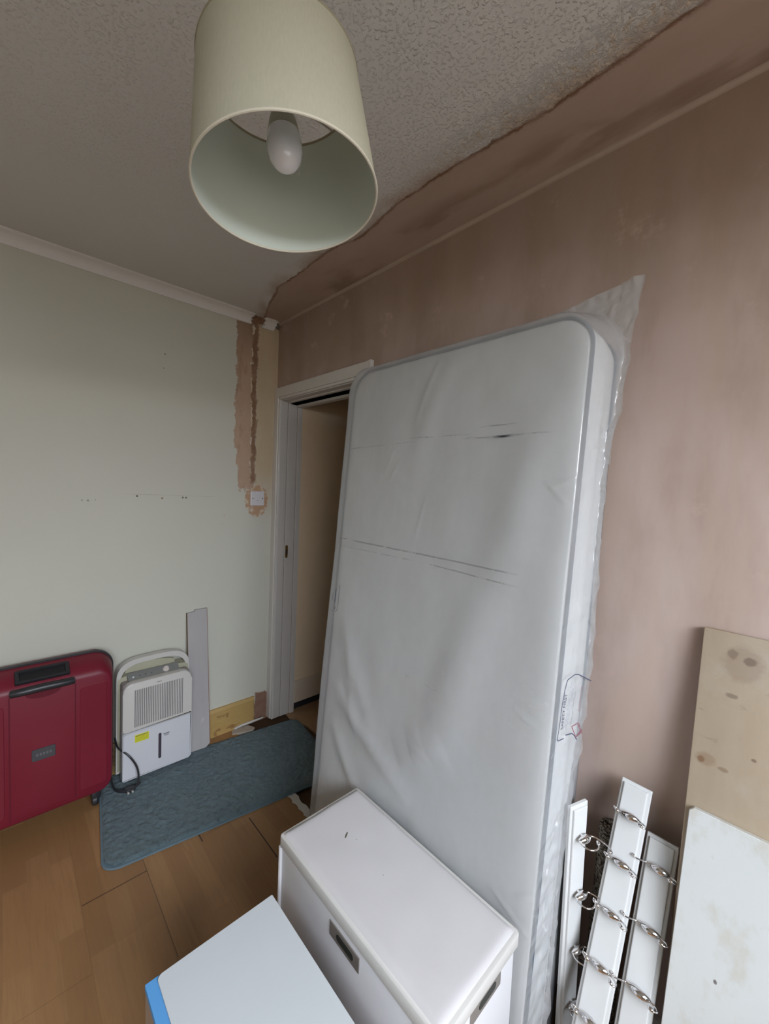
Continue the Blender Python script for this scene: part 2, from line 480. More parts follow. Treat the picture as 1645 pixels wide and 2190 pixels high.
# window wall and the wall behind the camera
WY0, WY1, WZ0, WZ1 = -2.15, -0.36, 0.95, 2.12
bm = B()
abox(bm, RX, RX + 0.12, RY, WY0, -0.012, HC)
abox(bm, RX, RX + 0.12, WY1, 0.0, -0.012, HC)
abox(bm, RX, RX + 0.12, WY0, WY1, -0.012, WZ0)
abox(bm, RX, RX + 0.12, WY0, WY1, WZ1, HC)
struct('wall_window', bm, M_plainwall)
bm = B(); abox(bm, -0.12, RX + 0.12, RY - 0.12, RY, -0.012, HC); struct('wall_back', bm, M_plainwall)
win = empty('window_1', (RX + 0.05, (WY0 + WY1) / 2, WZ0), kind='structure')
bm = B()
hw = (WY1 - WY0) / 2; hh = WZ1 - WZ0
abox(bm, -0.03, 0.03, -hw, hw, 0, 0.05); abox(bm, -0.03, 0.03, -hw, hw, hh - 0.05, hh)
abox(bm, -0.03, 0.03, -hw, -hw + 0.05, 0.05, hh - 0.05); abox(bm, -0.03, 0.03, hw - 0.05, hw, 0.05, hh - 0.05)
abox(bm, -0.025, 0.025, -0.03, 0.03, 0.05, hh - 0.05)
link('window_frame', bm, M_white_gloss, win)
bm = B(); abox(bm, -0.20, -0.03, -hw - 0.03, hw + 0.03, -0.025, 0.0, 0.004); link('window_sill', bm, M_white_gloss, win)

# coving on the green wall, broken near the corner
def cove(y0, y1, rag0=False, rag1=False):
    H0, P0 = HC - 0.050, 0.048
    pr = [(0.0, HC), (P0, HC), (P0, HC - 0.006), (P0 - 0.005, HC - 0.009)]
    for t in range(1, 6):
        a = math.radians(90 * t / 6)
        pr.append((P0 - 0.006 - (P0 - 0.014) * math.sin(a), HC - 0.009 - (0.034) * (1 - math.cos(a))))
    pr += [(0.007, H0 + 0.006), (0.007, H0), (0.0, H0)]
    bm = B()
    n = len(pr)
    ys = [y0 + (y1 - y0) * i / 8 for i in range(9)]
    rings = []
    for i, yv in enumerate(ys):
        ring = []
        for j, p in enumerate(pr):
            yy = yv
            if (i == 0 and rag0) or (i == 8 and rag1): yy += random.uniform(-0.012, 0.012)
            ring.append(bm.verts.new((p[0], yy, p[1])))
        rings.append(ring)
    for a, b in zip(rings[:-1], rings[1:]):
        for j in range(n):
            bm.faces.new((a[j], b[j], b[(j + 1) % n], a[(j + 1) % n]))
    bm.faces.new(rings[0]); bm.faces.new(rings[-1][::-1])
    return bm
struct('trim_2', cove(RY, -0.172, rag1=True), M_cove, smooth=True)
struct('trim_3', cove(-0.105, -0.028, rag0=True, rag1=True), M_cove, smooth=True)
# raw gap between the two coving pieces: rough plaster remains
M_raw = simple('rough_brown_plaster', (0.30, 0.17, 0.11), 0.9, 0.1, var=0.5, sc=40, bump=0.9, bsc=70, bd=0.006)
def lump(name, y0, y1, hgt, dep, mat):
    bm = B()
    n1, n2 = 14, 9
    g = []
    for i in range(n1 + 1):
        r = []
        for j in range(n2 + 1):
            a = math.pi / 2 * j / n2
            k = 0.55 + 0.55 * mnoise.noise(Vector((i * 0.6 + y0 * 50, j * 0.8, 3)))
            r.append(bm.verts.new((0.001 + dep * k * math.sin(a), y0 + (y1 - y0) * i / n1, HC - 0.001 - hgt * k * math.cos(a))))
        g.append(r)
    for i in range(n1):
        for j in range(n2):
            bm.faces.new((g[i][j], g[i + 1][j], g[i + 1][j + 1], g[i][j + 1]))
    return struct(name, bm, mat, smooth=True)
lump('trim_4', -0.180, -0.098, 0.055, 0.035, M_raw)
lump('trim_5', -0.032, -0.001, 0.05, 0.03, simple('grey_broken_filler', (0.22, 0.19, 0.16), 0.9, 0.1, var=0.6, sc=60, bump=0.9, bsc=90, bd=0.005))

# skirting on the green wall
M_sk = NB('unpainted_yellow_pine')
g_ = M_sk.noise(10, 5, 0.6, st=(1, 0.6, 8), dist=0.5)
_c = M_sk.mix(g_, (0.38, 0.235, 0.075), (0.52, 0.355, 0.14))
_c = M_sk.mix(M_sk.mul(M_sk.step(M_sk.noise(28, 4, st=(1, 0.4, 1)), 0.62, 0.68), 0.8), _c, (0.26, 0.13, 0.05))
M_sk = M_sk.fin(_c, 0.45, 0.4)
bm = B()
prism(bm, [(0.001, 0.001), (0.021, 0.001), (0.021, 0.145), (0.013, 0.160), (0.001, 0.160)], 1, RY, -0.108)
for v in bm.verts:
    if v.co.y > -0.2: v.co.y += random.uniform(-0.012, 0.012)
struct('baseboard_left', bm, M_sk)
bm = B(); abox(bm, RX - 0.02, RX, RY, 0.0, 0, 0.14, 0.002); struct('baseboard_window', bm, M_white_gloss)
bm = B(); abox(bm, 0.90, RX - 0.02, -0.018, 0.0, 0, 0.14, 0.002); struct('baseboard_right', bm, M_white_gloss)
bm = B(); abox(bm, 0.0, RX, RY, RY + 0.018, 0, 0.14, 0.002); struct('baseboard_back', bm, M_white_gloss)

# hall beyond the doorway
bm = B(); abox(bm, -0.05, 0.068, WT, 1.6, 0.205, 2.40); struct('wall_hall', bm, M_hall)
bm = B(); abox(bm, -0.05, 0.078, WT, 1.6, 0.062, 0.207, 0.003); struct('baseboard_hall', bm, simple('hall_cream_gloss', (0.60, 0.50, 0.38), 0.4, 0.4, var=0.04))
bm = B(); abox(bm, -0.05, 0.040, WT, 1.6, -0.01, 0.062); struct('gap_shade_hall', bm, M_black)  # black strip stands in for the shaded gap under the hall skirting
bm = B(); abox(bm, -0.05, 1.6, 1.6, 1.7, -0.01, 2.4); struct('wall_hall_end', bm, M_hall)
bm = B(); abox(bm, 1.5, 1.6, WT, 1.6, -0.01, 2.4); struct('wall_hall_far', bm, M_hall)
bm = B(); abox(bm, -0.05, 1.6, WT, 1.7, 2.4, 2.5); struct('ceiling_hall', bm, M_hall)

# door frame
door = empty('door_1', (0, 0, 0), kind='structure')
def cas(pts, axis, a, b): return prism(B(), pts, axis, a, b, 0.002, 1)
AZ = 2.047
bm = B(); abox(bm, -0.0005, 0.046, -0.019, 0.0, 0.0, AZ, 0.003)
abox(bm, 0.046, 0.060, -0.013, 0.0, 0.0, AZ - 0.068, 0.002)
link('casing', bm, M_white_gloss, door)
bm = B(); abox(bm, 0.046, 0.862, -0.0188, 0.0, AZ - 0.056, AZ, 0.003)
abox(bm, 0.060, 0.815, -0.013, 0.0, AZ - 0.070, AZ - 0.056, 0.002)
link('casing', bm, M_white_gloss, door)
bm = B(); abox(bm, 0.864, 0.888, -0.0192, 0.0, 0.0, AZ + 0.002, 0.003)
abox(bm, 0.825, 0.864, -0.0185, 0.0, 0.0, AZ - 0.058, 0.003)
link('casing', bm, M_white_gloss, door)
bm = B()
abox(bm, 0.036, 0.058, 0.0, 0.044, 0.0, 1.976, 0.002)
abox(bm, 0.036, 0.061, 0.046, 0.108, 0.0, 1.966, 0.002)
abox(bm, 0.036, 0.068, 0.110, 0.142, 0.0, 1.955, 0.002)
link('jamb', bm, M_jamb, door)
bm = B()
abox(bm, 0.800, 0.829, 0.0, 0.142, 0.0, 1.976, 0.002)
link('jamb', bm, M_jamb, door)
bm = B()
abox(bm, 0.058, 0.800, 0.0, 0.040, 1.972, 1.987, 0.002)
abox(bm, 0.058, 0.800, 0.040, 0.062, 1.966, 1.987, 0.002)
link('head_jamb', bm, M_jamb, door)
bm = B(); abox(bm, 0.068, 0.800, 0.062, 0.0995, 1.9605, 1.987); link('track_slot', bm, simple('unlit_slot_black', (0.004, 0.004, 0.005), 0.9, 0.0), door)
bm = B(); abox(bm, 0.066, 0.800, 0.100, 0.142, 1.948, 1.987, 0.003); link('head_lining', bm, M_jamb, door)
M_brass = simple('worn_brass', (0.45, 0.28, 0.10), 0.35, 0.5, metal=0.9, var=0.3, sc=60)
bm = B(); prism(bm, rrect(0.050, 0.068, 1.015, 1.095, 0.008, 5), 0, 0.0605, 0.0622); sp = link('strike_plate', bm, M_brass, door)
bm = B(); prism(bm, rrect(0.0555, 0.0635, 1.035, 1.068, 0.003, 4), 0, 0.0615, 0.0626); link('latch_hole', bm, M_black, sp)

# debris by the threshold
M_slab = simple('grey_plaster_scrap', (0.42, 0.36, 0.30), 0.8, 0.2, var=0.12, sc=30, bump=0.4, bsc=60, bd=0.002)
bm = B(); prism(bm, [(0.022, -0.248), (0.062, -0.262), (0.100, -0.150), (0.075, -0.128), (0.030, -0.150)], 2, -0.012, 0.004, 0.002, 1)
tag(link('plaster_scrap', bm, M_slab), 'grey flat plaster scrap on the floor below the broken skirting end', 'rubble')
bm = B()
tube(bm, [(0.030, -0.235, 0.012), (0.026, -0.19, 0.014), (0.030, -0.12, 0.016), (0.034, -0.055, 0.018)], [0.006, 0.0075, 0.0075, 0.005], 6)
tag(link('wood_sliver', bm, M_white_gloss), 'thin white painted sliver of wood lying along the wall under the broken skirting', 'rubble')
M_paper = simple('torn_white_underlay', (0.62, 0.60, 0.57), 0.8, 0.2, var=0.08, bump=0.3, bsc=80)
bm = B()
p0 = []; p1 = []
for i in range(16):
    t = i / 15
    xx = 0.655 + 0.24 * t
    p0.append((xx, -0.254 + 0.004 * math.sin(i * 2.1) + random.uniform(-0.003, 0.003)))
    p1.append((xx, -0.220 + random.uniform(-0.005, 0.005) - 0.004 * t))
prism(bm, p0 + p1[::-1], 2, -0.0115, 0.0022)
tag(link('underlay_strip', bm, M_paper), 'torn white underlay strip along the cut floor edge beside the white storage trunk', 'underlay')

# ------------------------------------------------------------------ blank wall plate
pl = empty('wall_plate', (0.0, -0.1155, 1.381), label='square white blanking plate in a broken plaster patch beside the door', cat='wall plate')
M_plate = simple('white_moulded_plastic', (0.66, 0.63, 0.64), 0.3, 0.5, var=0.02)
bm = B(); prism(bm, rrect(-0.043, 0.043, -0.043, 0.043, 0.004, 4), 0, 0.0005, 0.011, 0.003, 2); link('plate', bm, M_plate, pl)
for s in (-1, 1):
    bm = B(); lathe(bm, [(0.0, 0.0125), (0.003, 0.012), (0.0034, 0.0105)], 14, (0, s * 0.030, 0), (1, 0, 0)); link('screw', bm, simple('dull_screw', (0.12, 0.10, 0.09), 0.5, 0.5, 0.5), pl)
bm = B(); abox(bm, 0.0108, 0.0113, -0.008, 0.008, -0.0125, -0.0105); link('embossed_mark', bm, simple('grey_print', (0.35, 0.33, 0.33), 0.6), pl)

# ------------------------------------------------------------------ ceiling lamp
LC = Vector((1.657, -0.875, 1.955)); LA = Vector((-0.104, -0.049, 1)).normalized()
LR, LRt, LH = 0.150, 0.129, 0.195
hold = LC + LA * 0.178
lamp = empty('pendant_lamp', (hold.x, hold.y, HC), label='pendant lamp with a tilted cream fabric shade and unlit white bulb', cat='lamp')
def rel(p): return Vector(p) - Vector((hold.x, hold.y, HC))
M_so = NB('cream_fabric_shade')
wv = M_so.mul(M_so.noise(320, 2, st=(1, 1, 0.2)), 1.0)
_c = M_so.mix(wv, (0.43, 0.41, 0.315), (0.495, 0.475, 0.37))
M_so.bump(M_so.noise(420, 2), 0.15, 0.0005)
M_so.b.inputs['Transmission Weight'].default_value = 0.0
M_so = M_so.fin(_c, 0.85, 0.2)
M_si = simple('pale_mint_shade_lining', (0.52, 0.56, 0.495), 0.55, 0.35, var=0.02)
bm = B(); lathe(bm, [(LR, 0.0), (LRt, LH)], 96, rel(LC), LA); shade = link('lamp_shade', bm, M_so, lamp, True)
bm = B(); lathe(bm, [(LR - 0.0016, 0.001), (LRt - 0.0016, LH - 0.001)], 96, rel(LC), LA); link('shade_lining', bm, M_si, shade, True)
ex = Vector((0, 1, 0)).cross(LA).normalized(); ey = LA.cross(ex)
for rr, hh2, rad in ((LR - 0.0008, 0.0, 0.0021), (LRt - 0.001, LH, 0.0024)):
    bm = B()
    tube(bm, [rel(LC + LA * hh2 + rr * (math.cos(t) * ex + math.sin(t) * ey)) for t in [2 * math.pi * k / 96 for k in range(96)]], rad, 8, closed=True)
    link('rim', bm, simple('cream_rim_tape', (0.60, 0.56, 0.46), 0.7, var=0.02) if hh2 == 0 else simple('olive_rim_tape', (0.30, 0.27, 0.18), 0.7), shade, True)
# carrier ring and spokes at the top of the shade
bm = B()
cc = LC + LA * (LH - 0.012)
tube(bm, [rel(cc + 0.021 * (math.cos(t) * ex + math.sin(t) * ey)) for t in [2 * math.pi * k / 24 for k in range(24)]], 0.0022, 6, closed=True)
for k in range(3):
    t = 2 * math.pi * k / 3 + 1.75
    d = math.cos(t) * ex + math.sin(t) * ey
    tube(bm, [rel(cc + 0.021 * d), rel(cc + 0.08 * d + LA * 0.002), rel(LC + LA * LH + (LRt - 0.003) * d)], 0.0016, 6)
link('shade_carrier', bm, simple('white_wire', (0.5, 0.48, 0.44), 0.4), lamp, True)
bm = B(); lathe(bm, [(0.0, 0.052), (0.007, 0.052), (0.012, 0.040), (0.0185, 0.030), (0.0195, 0.004), (0.026, 0.004), (0.027, -0.006), (0.022, -0.010), (0.021, -0.026), (0.0, -0.026)], 32, rel(LC + LA * 0.176), LA)
link('lamp_holder', bm, M_black, lamp, True)
bc = LC + LA * 0.044
bm = B(); lathe(bm, [(0.0, -0.002), (0.008, -0.0012), (0.017, 0.004), (0.0245, 0.013), (0.029, 0.026), (0.0297, 0.036), (0.0285, 0.048), (0.0262, 0.058)], 40, rel(bc), LA)
M_bulb = NB('opal_bulb_glass'); M_bulb.b.inputs['Coat Weight'].default_value = 0.6
M_bulb = M_bulb.fin((0.80, 0.79, 0.82), 0.12, 0.6)
bulb = link('bulb', bm, M_bulb, lamp, True)
bm = B(); lathe(bm, [(0.0264, 0.0575), (0.0262, 0.060), (0.0225, 0.078), (0.0165, 0.096), (0.0150, 0.112), (0.0, 0.112)], 40, rel(bc), LA); link('bulb_base', bm, simple('beige_bulb_collar', (0.46, 0.43, 0.33), 0.45), bulb, True)
bm = B(); tube(bm, [rel(LC + LA * 0.222), rel((hold.x + 0.0, hold.y, HC - 0.10)), rel((hold.x, hold.y, HC - 0.02))], 0.0032, 8); link('cord', bm, M_plate, lamp, True)
bm = B(); lathe(bm, [(0.0, -0.032), (0.012, -0.032), (0.036, -0.022), (0.042, -0.004), (0.042, 0.0)], 32, (0, 0, 0)); link('ceiling_rose', bm, M_plate, lamp, True)
# bit of cobweb hanging from the bulb
bm = B(); q = LC + LA * 0.044
tube(bm, [rel(q + Vector((0.012, 0.016, 0.004))), rel(q + Vector((0.0125, 0.018, -0.006)))], [0.0004, 0.0009], 5)
link('dust_thread', bm, simple('grey_fluff', (0.5, 0.5, 0.48), 0.9), bulb)

# ------------------------------------------------------------------ rug
rug = empty('rug', (0.372, -0.43, 0.0), (0, 0, -math.radians(7.4)), label='shaggy blue-grey rounded rug lying on the floor from the suitcase to the doorway', cat='rug')
RL, RW = 1.02, 0.58
def rugmat():
    m = NB('blue_grey_rug_pile')
    c = m.mix(m.noise(14, 5, 0.7), (0.085, 0.130, 0.146), (0.140, 0.190, 0.206))
    c = m.mix(m.mul(m.step(m.noise(45, 4, 0.7), 0.5, 0.66), 0.6), c, (0.05, 0.085, 0.10))
    m.bump(m.noise(160, 4, 0.7, dist=1.0), 0.7, 0.006)
    m.b.inputs['Sheen Weight'].default_value = 0.25
    return m.fin(c, 0.95, 0.1)
M_rug = rugmat()
def inside_r(x, y, pad):
    r = 0.055
    hx, hy = RW / 2 - pad, RL / 2 - pad
    dx = max(abs(x) - (hx - r), 0); dy = max(abs(y) - (hy - r), 0)
    return r - math.hypot(dx, dy)
bm = B(); prism(bm, rrect(-RW / 2, RW / 2, -RL / 2, RL / 2, 0.055, 8), 2, 0.0005, 0.008, 0.002, 1)
link('backing', bm, simple('rug_hem', (0.13, 0.185, 0.22), 0.8, 0.2, var=0.1), rug)
bm = B()
nx, ny = 110, 190
g = {}
for i in range(nx + 1):
    for j in range(ny + 1):
        x = (i / nx - 0.5) * (RW - 0.012); y = (j / ny - 0.5) * (RL - 0.012)
        d = inside_r(x, y, 0.006)
        if d < 0: continue
        k = min(1, d / 0.014)
        f = 1.3 * mnoise.noise(Vector((x * 48, y * 48, 0))) + 0.8 * mnoise.noise(Vector((x * 110, y * 110, 4)))
        z = 0.008 + math.sqrt(k) * (0.0085 + 0.004 * f) + 0.002 * mnoise.noise(Vector((x * 9, y * 9, 9)))
        g[i, j] = bm.verts.new((x + 0.002 * mnoise.noise(Vector((x * 90, y * 90, 7))), y, max(z, 0.007)))
for i in range(nx):
    for j in range(ny):
        q = [(i, j), (i + 1, j), (i + 1, j + 1), (i, j + 1)]
        if all(k in g for k in q): bm.faces.new([g[k] for k in q])
# tufts
for k in range(9000):
    x = random.uniform(-RW / 2, RW / 2); y = random.uniform(-RL / 2, RL / 2)
    if inside_r(x, y, 0.008) < 0: continue
    a = random.uniform(0, 6.28); l = random.uniform(0.004, 0.009); w = 0.0016
    z0 = 0.012; tx = x + math.cos(a) * l; ty = y + math.sin(a) * l; tz = z0 + random.uniform(0.004, 0.010)
    n = Vector((-math.sin(a) * w, math.cos(a) * w, 0))
    v = [bm.verts.new(Vector((x, y, z0)) + n), bm.verts.new(Vector((x, y, z0)) - n), bm.verts.new((tx, ty, tz))]
    bm.faces.new(v)
me = bpy.data.meshes.new('pile'); bm.to_mesh(me); bm.free(); me.materials.append(M_rug); me.shade_smooth()
po = bpy.data.objects.new('pile', me); COL.objects.link(po); po.parent = rug; po['kind'] = 'stuff'

# ------------------------------------------------------------------ suitcase
SC_Y = -1.113
suit = empty('suitcase', (0.118, SC_Y, 0.0), label='large upright red hard-shell suitcase with black handles by the pale green wall', cat='suitcase')
def redmat():
    m = NB('crimson_ribbed_shell')
    c = m.mix(m.noise(3, 3), (0.145, 0.010, 0.022), (0.18, 0.013, 0.027))
    m.bump(m.noise(500, 2), 0.15, 0.0005)
    return m.fin(c, 0.42, 0.35)
M_red = redmat()
M_dkred = simple('groove_red', (0.11, 0.008, 0.018), 0.5, 0.3)
def shell(x0, x1, face, back_hw, front_hw, zb0, zb1, zf0, zf1, rb, rf):
    """a half shell: rounded outline lofted from the band (x0) to the front face (x1)"""
    bm = B()
    prof = [(x0, 0.0), (x0 + (x1 - x0) * 0.35, 0.16), (x0 + (x1 - x0) * 0.7, 0.45), (x0 + (x1 - x0) * 0.92, 0.78), (x1, 1.0), (x1 + face * 0.003, 1.18)]
    rings = []
    for x, k in prof:
        hwv = back_hw + (front_hw - back_hw) * k
        z0 = zb0 + (zf0 - zb0) * k; z1 = zb1 + (zf1 - zb1) * k
        r = rb + (rf - rb) * min(k, 1)
        rings.append([bm.verts.new((x, p[0], p[1])) for p in rrect(-hwv, hwv, z0, z1, r, 10)])
    for a, b in zip(rings[:-1], rings[1:]):
        for k in range(len(a)):
            bm.faces.new((a[k], b[k], b[(k + 1) % len(a)], a[(k + 1) % len(a)]))
    bm.faces.new(rings[-1]); bm.faces.new(rings[0][::-1])
    return bm
sh = link('front_shell', shell(0.0, 0.100, 1, 0.249, 0.232, 0.055, 0.682, 0.082, 0.622, 0.075, 0.050), M_red, suit, True, 50)
link('rear_shell', shell(-0.012, -0.100, -1, 0.249, 0.236, 0.055, 0.682, 0.075, 0.655, 0.075, 0.05), M_red, suit, True, 50)
bm = B(); prism(bm, rrect(-0.254, 0.254, 0.050, 0.688, 0.078, 10), 0, -0.013, 0.004, 0.003, 2); link('zip_band', bm, M_black, suit, True)
for yv in (-0.103, 0.103):
    bm = B(); abox(bm, 0.1005, 0.1045, yv - 0.0022, yv + 0.0022, 0.10, 0.600); link('groove', bm, M_dkred, sh)
bm = B(); prism(bm, rrect(0.118, 0.214, 0.12, 0.572, 0.012, 4), 0, 0.1015, 0.1048, 0.0015, 1); link('side_rib', bm, M_red, sh, True)
bm = B(); prism(bm, rrect(-0.214, -0.118, 0.12, 0.572, 0.012, 4), 0, 0.1015, 0.1048, 0.0015, 1); link('side_rib', bm, M_red, sh, True)
# carry handle
hd = None
bm = B()
cpts = []
for i in range(21):
    t = i / 20
    y = -0.098 + 0.194 * t
    w = 1 - (2 * t - 1) ** 4
    cpts.append((0.104 + 0.010 * w + 0.004, y, 0.617 + 0.004 * math.sin(t * math.pi)))
tube(bm, cpts, [0.0145 + 0.0010 * math.sin(i / 20 * math.pi) for i in range(21)], 12)
hd = link('carry_handle', bm, M_black, suit, True)
bm = B(); lathe(bm, [(0.0, 0.0), (0.052, 0.0), (0.056, 0.003), (0.0, 0.0031)], 40, (0.1025, 0.0, 0.598), (1, 0, 0))
for v in bm.verts: v.co.z = 0.598 + (v.co.z - 0.598) * 0.42
link('handle_recess', bm, M_dkred, sh, True)
# telescopic handle well on the sloping shoulder
def slope(u, zoff):   # u: 0 front edge -> 1 at the band
    x = 0.098 - 0.088 * u
    return x
bm = B()
ow = [(0.094, 0.636), (0.040, 0.672)]
def wellquad(hw0, hw1, u0, u1, up, thick):
    d = Vector((0.040 - 0.094, 0, 0.675 - 0.640)); n = Vector((0.035, 0, 0.054)).normalized()
    P = Vector((0.094, 0, 0.640)) + n * up
    out = []
    for u, hwv in ((u0, hw0), (u1, hw1)):
        c = P + d * u
        out += [c + Vector((0, -hwv, 0)), c + Vector((0, hwv, 0))]
    vs = [bm.verts.new(v) for v in (out[0], out[1], out[3], out[2])]
    vt = [bm.verts.new(v + n * thick) for v in (out[0], out[1], out[3], out[2])]
    bm.faces.new(vs[::-1]); bm.faces.new(vt)
    for i in range(4): bm.faces.new((vs[i], vs[(i + 1) % 4], vt[(i + 1) % 4], vt[i]))
wellquad(0.085, 0.078, 0.0, 0.16, 0.0, 0.012); wellquad(0.080, 0.074, 0.80, 0.95, 0.0, 0.012)
for s in (-1, 1):
    d = Vector((-0.054, 0, 0.035))
    a = Vector((0.094, s * 0.079, 0.645)); tube(bm, [a, a + d * 0.9], 0.008, 8)
tw = link('handle_well', bm, M_black, suit, True)
bm = B(); wellquad(0.072, 0.070, 0.12, 0.84, -0.004, 0.008); link('well_floor', bm, simple('deep_black', (0.008, 0.008, 0.009), 0.6), tw)
bm = B(); prism(bm, rrect(-0.038, 0.037, 0.316, 0.364, 0.005, 4), 0, 0.1015, 0.107, 0.0015, 1); bd = link('badge', bm, simple('dark_grey_badge', (0.055, 0.055, 0.060), 0.45), suit, True)
for k in range(5):
    bm = B(); abox(bm, 0.1068, 0.1074, -0.024 + k * 0.0105, -0.0175 + k * 0.0105, 0.335, 0.346); link('raised_mark', bm, simple('badge_mark_grey', (0.12, 0.12, 0.125), 0.4), bd)
for sx in (0.060, -0.070):
    for sy in (-0.180, 0.180):
        bm = B()
        lathe(bm, [(0.0, -0.012), (0.018, -0.012), (0.024, -0.007), (0.024, 0.007), (0.018, 0.012), (0.0, 0.012)], 20, (sx, sy, 0.0245), (0.3, 1, 0))
        abox(bm, sx - 0.016, sx + 0.016, sy - 0.018, sy + 0.018, 0.034, 0.072, 0.006)
        link('wheel', bm, M_black, suit, True)

# ------------------------------------------------------------------ dehumidifier
dh = empty('dehumidifier', (0.10, -0.678, 0.0235), label='white and cream portable dehumidifier with a front grille and yellow sticker', cat='dehumidifier')
M_dc = simple('aged_cream_plastic', (0.56, 0.535, 0.50), 0.32, 0.5, var=0.03)
M_dw = simple('white_tank_plastic', (0.60, 0.60, 0.63), 0.3, 0.5, var=0.02)
M_db = simple('yellowed_plastic', (0.42, 0.40, 0.29), 0.4, 0.4, var=0.04)
M_ds = simple('taupe_side_plastic', (0.27, 0.23, 0.215), 0.4, 0.4, var=0.04)
# rear shell with the arched top
def arch(hw, z0, zs, zt, lean=0.0, n=22, r=0.06):
    pts = [(-hw, z0), (-hw, zs - 0.03)]
    for i in range(n + 1):
        t = i / n
        a = math.pi * (1 - t)
        px = hw * (abs(math.cos(a)) ** 0.55) * (1 if math.cos(a) > 0 else -1)
        pts.append((px, zs + (zt - zs) * (math.sin(a) ** 0.75) + lean * px))
    pts += [(hw, zs - 0.03), (hw, z0)]
    return pts
bm = B(); prism(bm, arch(0.159, 0.030, 0.480, 0.500)[::-1], 0, -0.070, -0.010, 0.006, 2); link('body', bm, M_db, dh, True)
bm = B(); abox(bm, -0.012, 0.052, -0.150, 0.150, 0.032, 0.478, 0.015, 3); link('side_housing', bm, M_ds, dh, True)
# arched handle: an arch rim with an opening
outer = arch(0.163, 0.020, 0.475, 0.572, 0.0)
inner = arch(0.148, 0.020, 0.455, 0.548, 0.0)
bm = B()
for (x0, x1) in ((-0.050, -0.012),):
    n = len(outer)
    fo = [bm.verts.new((x1, p[0], p[1])) for p in outer]; fi = [bm.verts.new((x1, p[0], p[1])) for p in inner]
    bo = [bm.verts.new((x0, p[0], p[1])) for p in outer]; bi = [bm.verts.new((x0, p[0], p[1])) for p in inner]
    for i in range(n - 1):
        bm.faces.new((fo[i], fo[i + 1], fi[i + 1], fi[i])); bm.faces.new((bo[i], bi[i], bi[i + 1], bo[i + 1]))
        bm.faces.new((fo[i], bo[i], bo[i + 1], fo[i + 1])); bm.faces.new((fi[i], fi[i + 1], bi[i + 1], bi[i]))
    bm.faces.new((fo[0], fi[0], bi[0], bo[0])); bm.faces.new((fo[-1], bo[-1], bi[-1], fi[-1]))
link('arched_handle', bm, M_dc, dh, True)
bm = B(); prism(bm, [(-0.125, 0.50)] + [(-0.118 + 0.214 * i / 12, 0.505 + 0.034 * math.sin(math.pi * (0.12 + 0.8 * i / 12)) ** 0.6) for i in range(13)] + [(0.10, 0.50)], 0, -0.048, -0.034); link('grip_panel', bm, M_db, dh, True)
# sloping control panel
bm = B()
v = [(-0.012, -0.120, 0.507), (-0.012, 0.105, 0.507), (0.030, 0.105, 0.480), (0.030, -0.120, 0.480)]
vt = [bm.verts.new(p) for p in v]; vb = [bm.verts.new((p[0], p[1], p[2] - 0.02)) for p in v]
bm.faces.new(vt); bm.faces.new(vb[::-1])
for i in range(4): bm.faces.new((vt[i], vb[i], vb[(i + 1) % 4], vt[(i + 1) % 4]))
cp = link('control_panel', bm, simple('grey_control_strip', (0.20, 0.205, 0.19), 0.4, 0.4), dh)
nrm = (0.54, 0, 0.84)
bm = B(); lathe(bm, [(0.0, 0.012), (0.010, 0.0115), (0.0135, 0.008), (0.015, 0.0), (0.0, 0.0)], 28, (0.010, 0.046, 0.4935), nrm); link('knob', bm, simple('cream_knob', (0.62, 0.55, 0.50), 0.3), cp, True)
bm = B(); lathe(bm, [(0.0, 0.004), (0.004, 0.0035), (0.005, 0.0), (0.0, 0.0)], 16, (0.012, -0.098, 0.492), nrm); link('button', bm, M_dw, cp, True)
for k in range(3):
    bm = B(); lathe(bm, [(0.0, 0.0018), (0.0035, 0.001), (0.004, 0.0), (0.0, 0.0)], 12, (0.011, -0.070 + k * 0.025, 0.4925), nrm); link('button', bm, simple('dark_grey_button', (0.12, 0.12, 0.12), 0.4), cp, True)
# front cover: upper half with grille, lower water tank
bm = B(); prism(bm, rrect(-0.152, 0.152, 0.256, 0.487, [0.045, 0.045, 0.002, 0.002], 8), 0, 0.030, 0.072, 0.008, 3); fc = link('front_cover', bm, M_dc, dh, True)
bm = B(); prism(bm, rrect(-0.152, 0.152, 0.022, 0.253, [0.002, 0.002, 0.004, 0.010], 6), 0, 0.030, 0.072, 0.006, 3); tk = link('water_tank', bm, M_dw, dh, True)
bm = B(); abox(bm, 0.0722, 0.0727, -0.104, 0.112, 0.272, 0.452); gr = link('grille', bm, simple('grey_grille_gap', (0.17, 0.16, 0.17), 0.6), fc)
ns = 28
for k in range(ns):
    yv = -0.104 + 0.216 * (k + 0.75) / ns
    bm = B(); abox(bm, 0.0722, 0.0745, yv - 0.0022, yv + 0.0022, 0.272, 0.452, 0.0006, 1)
    link('slat', bm, M_dc, gr)
bm = B(); abox(bm, 0.0722, 0.0730, -0.012, 0.012, 0.464, 0.467); link('faint_mark', bm, M_ds, fc)
M_yel = simple('yellow_sticker', (0.62, 0.60, 0.035), 0.5, 0.3, var=0.04)
bm = B(); abox(bm, 0.0722, 0.0726, -0.102, -0.043, 0.196, 0.233); st = link('warning_sticker', bm, M_yel, tk)
M_ink = simple('dark_print_ink', (0.10, 0.10, 0.05), 0.6)
bm = B()
for k in range(9): abox(bm, 0.0726, 0.0728, -0.0985 + k * 0.0058, -0.0940 + k * 0.0058, 0.2245, 0.2285)
link('print', bm, M_ink, st)
M_ink2 = simple('olive_print_ink', (0.40, 0.39, 0.04), 0.6)
bm = B()
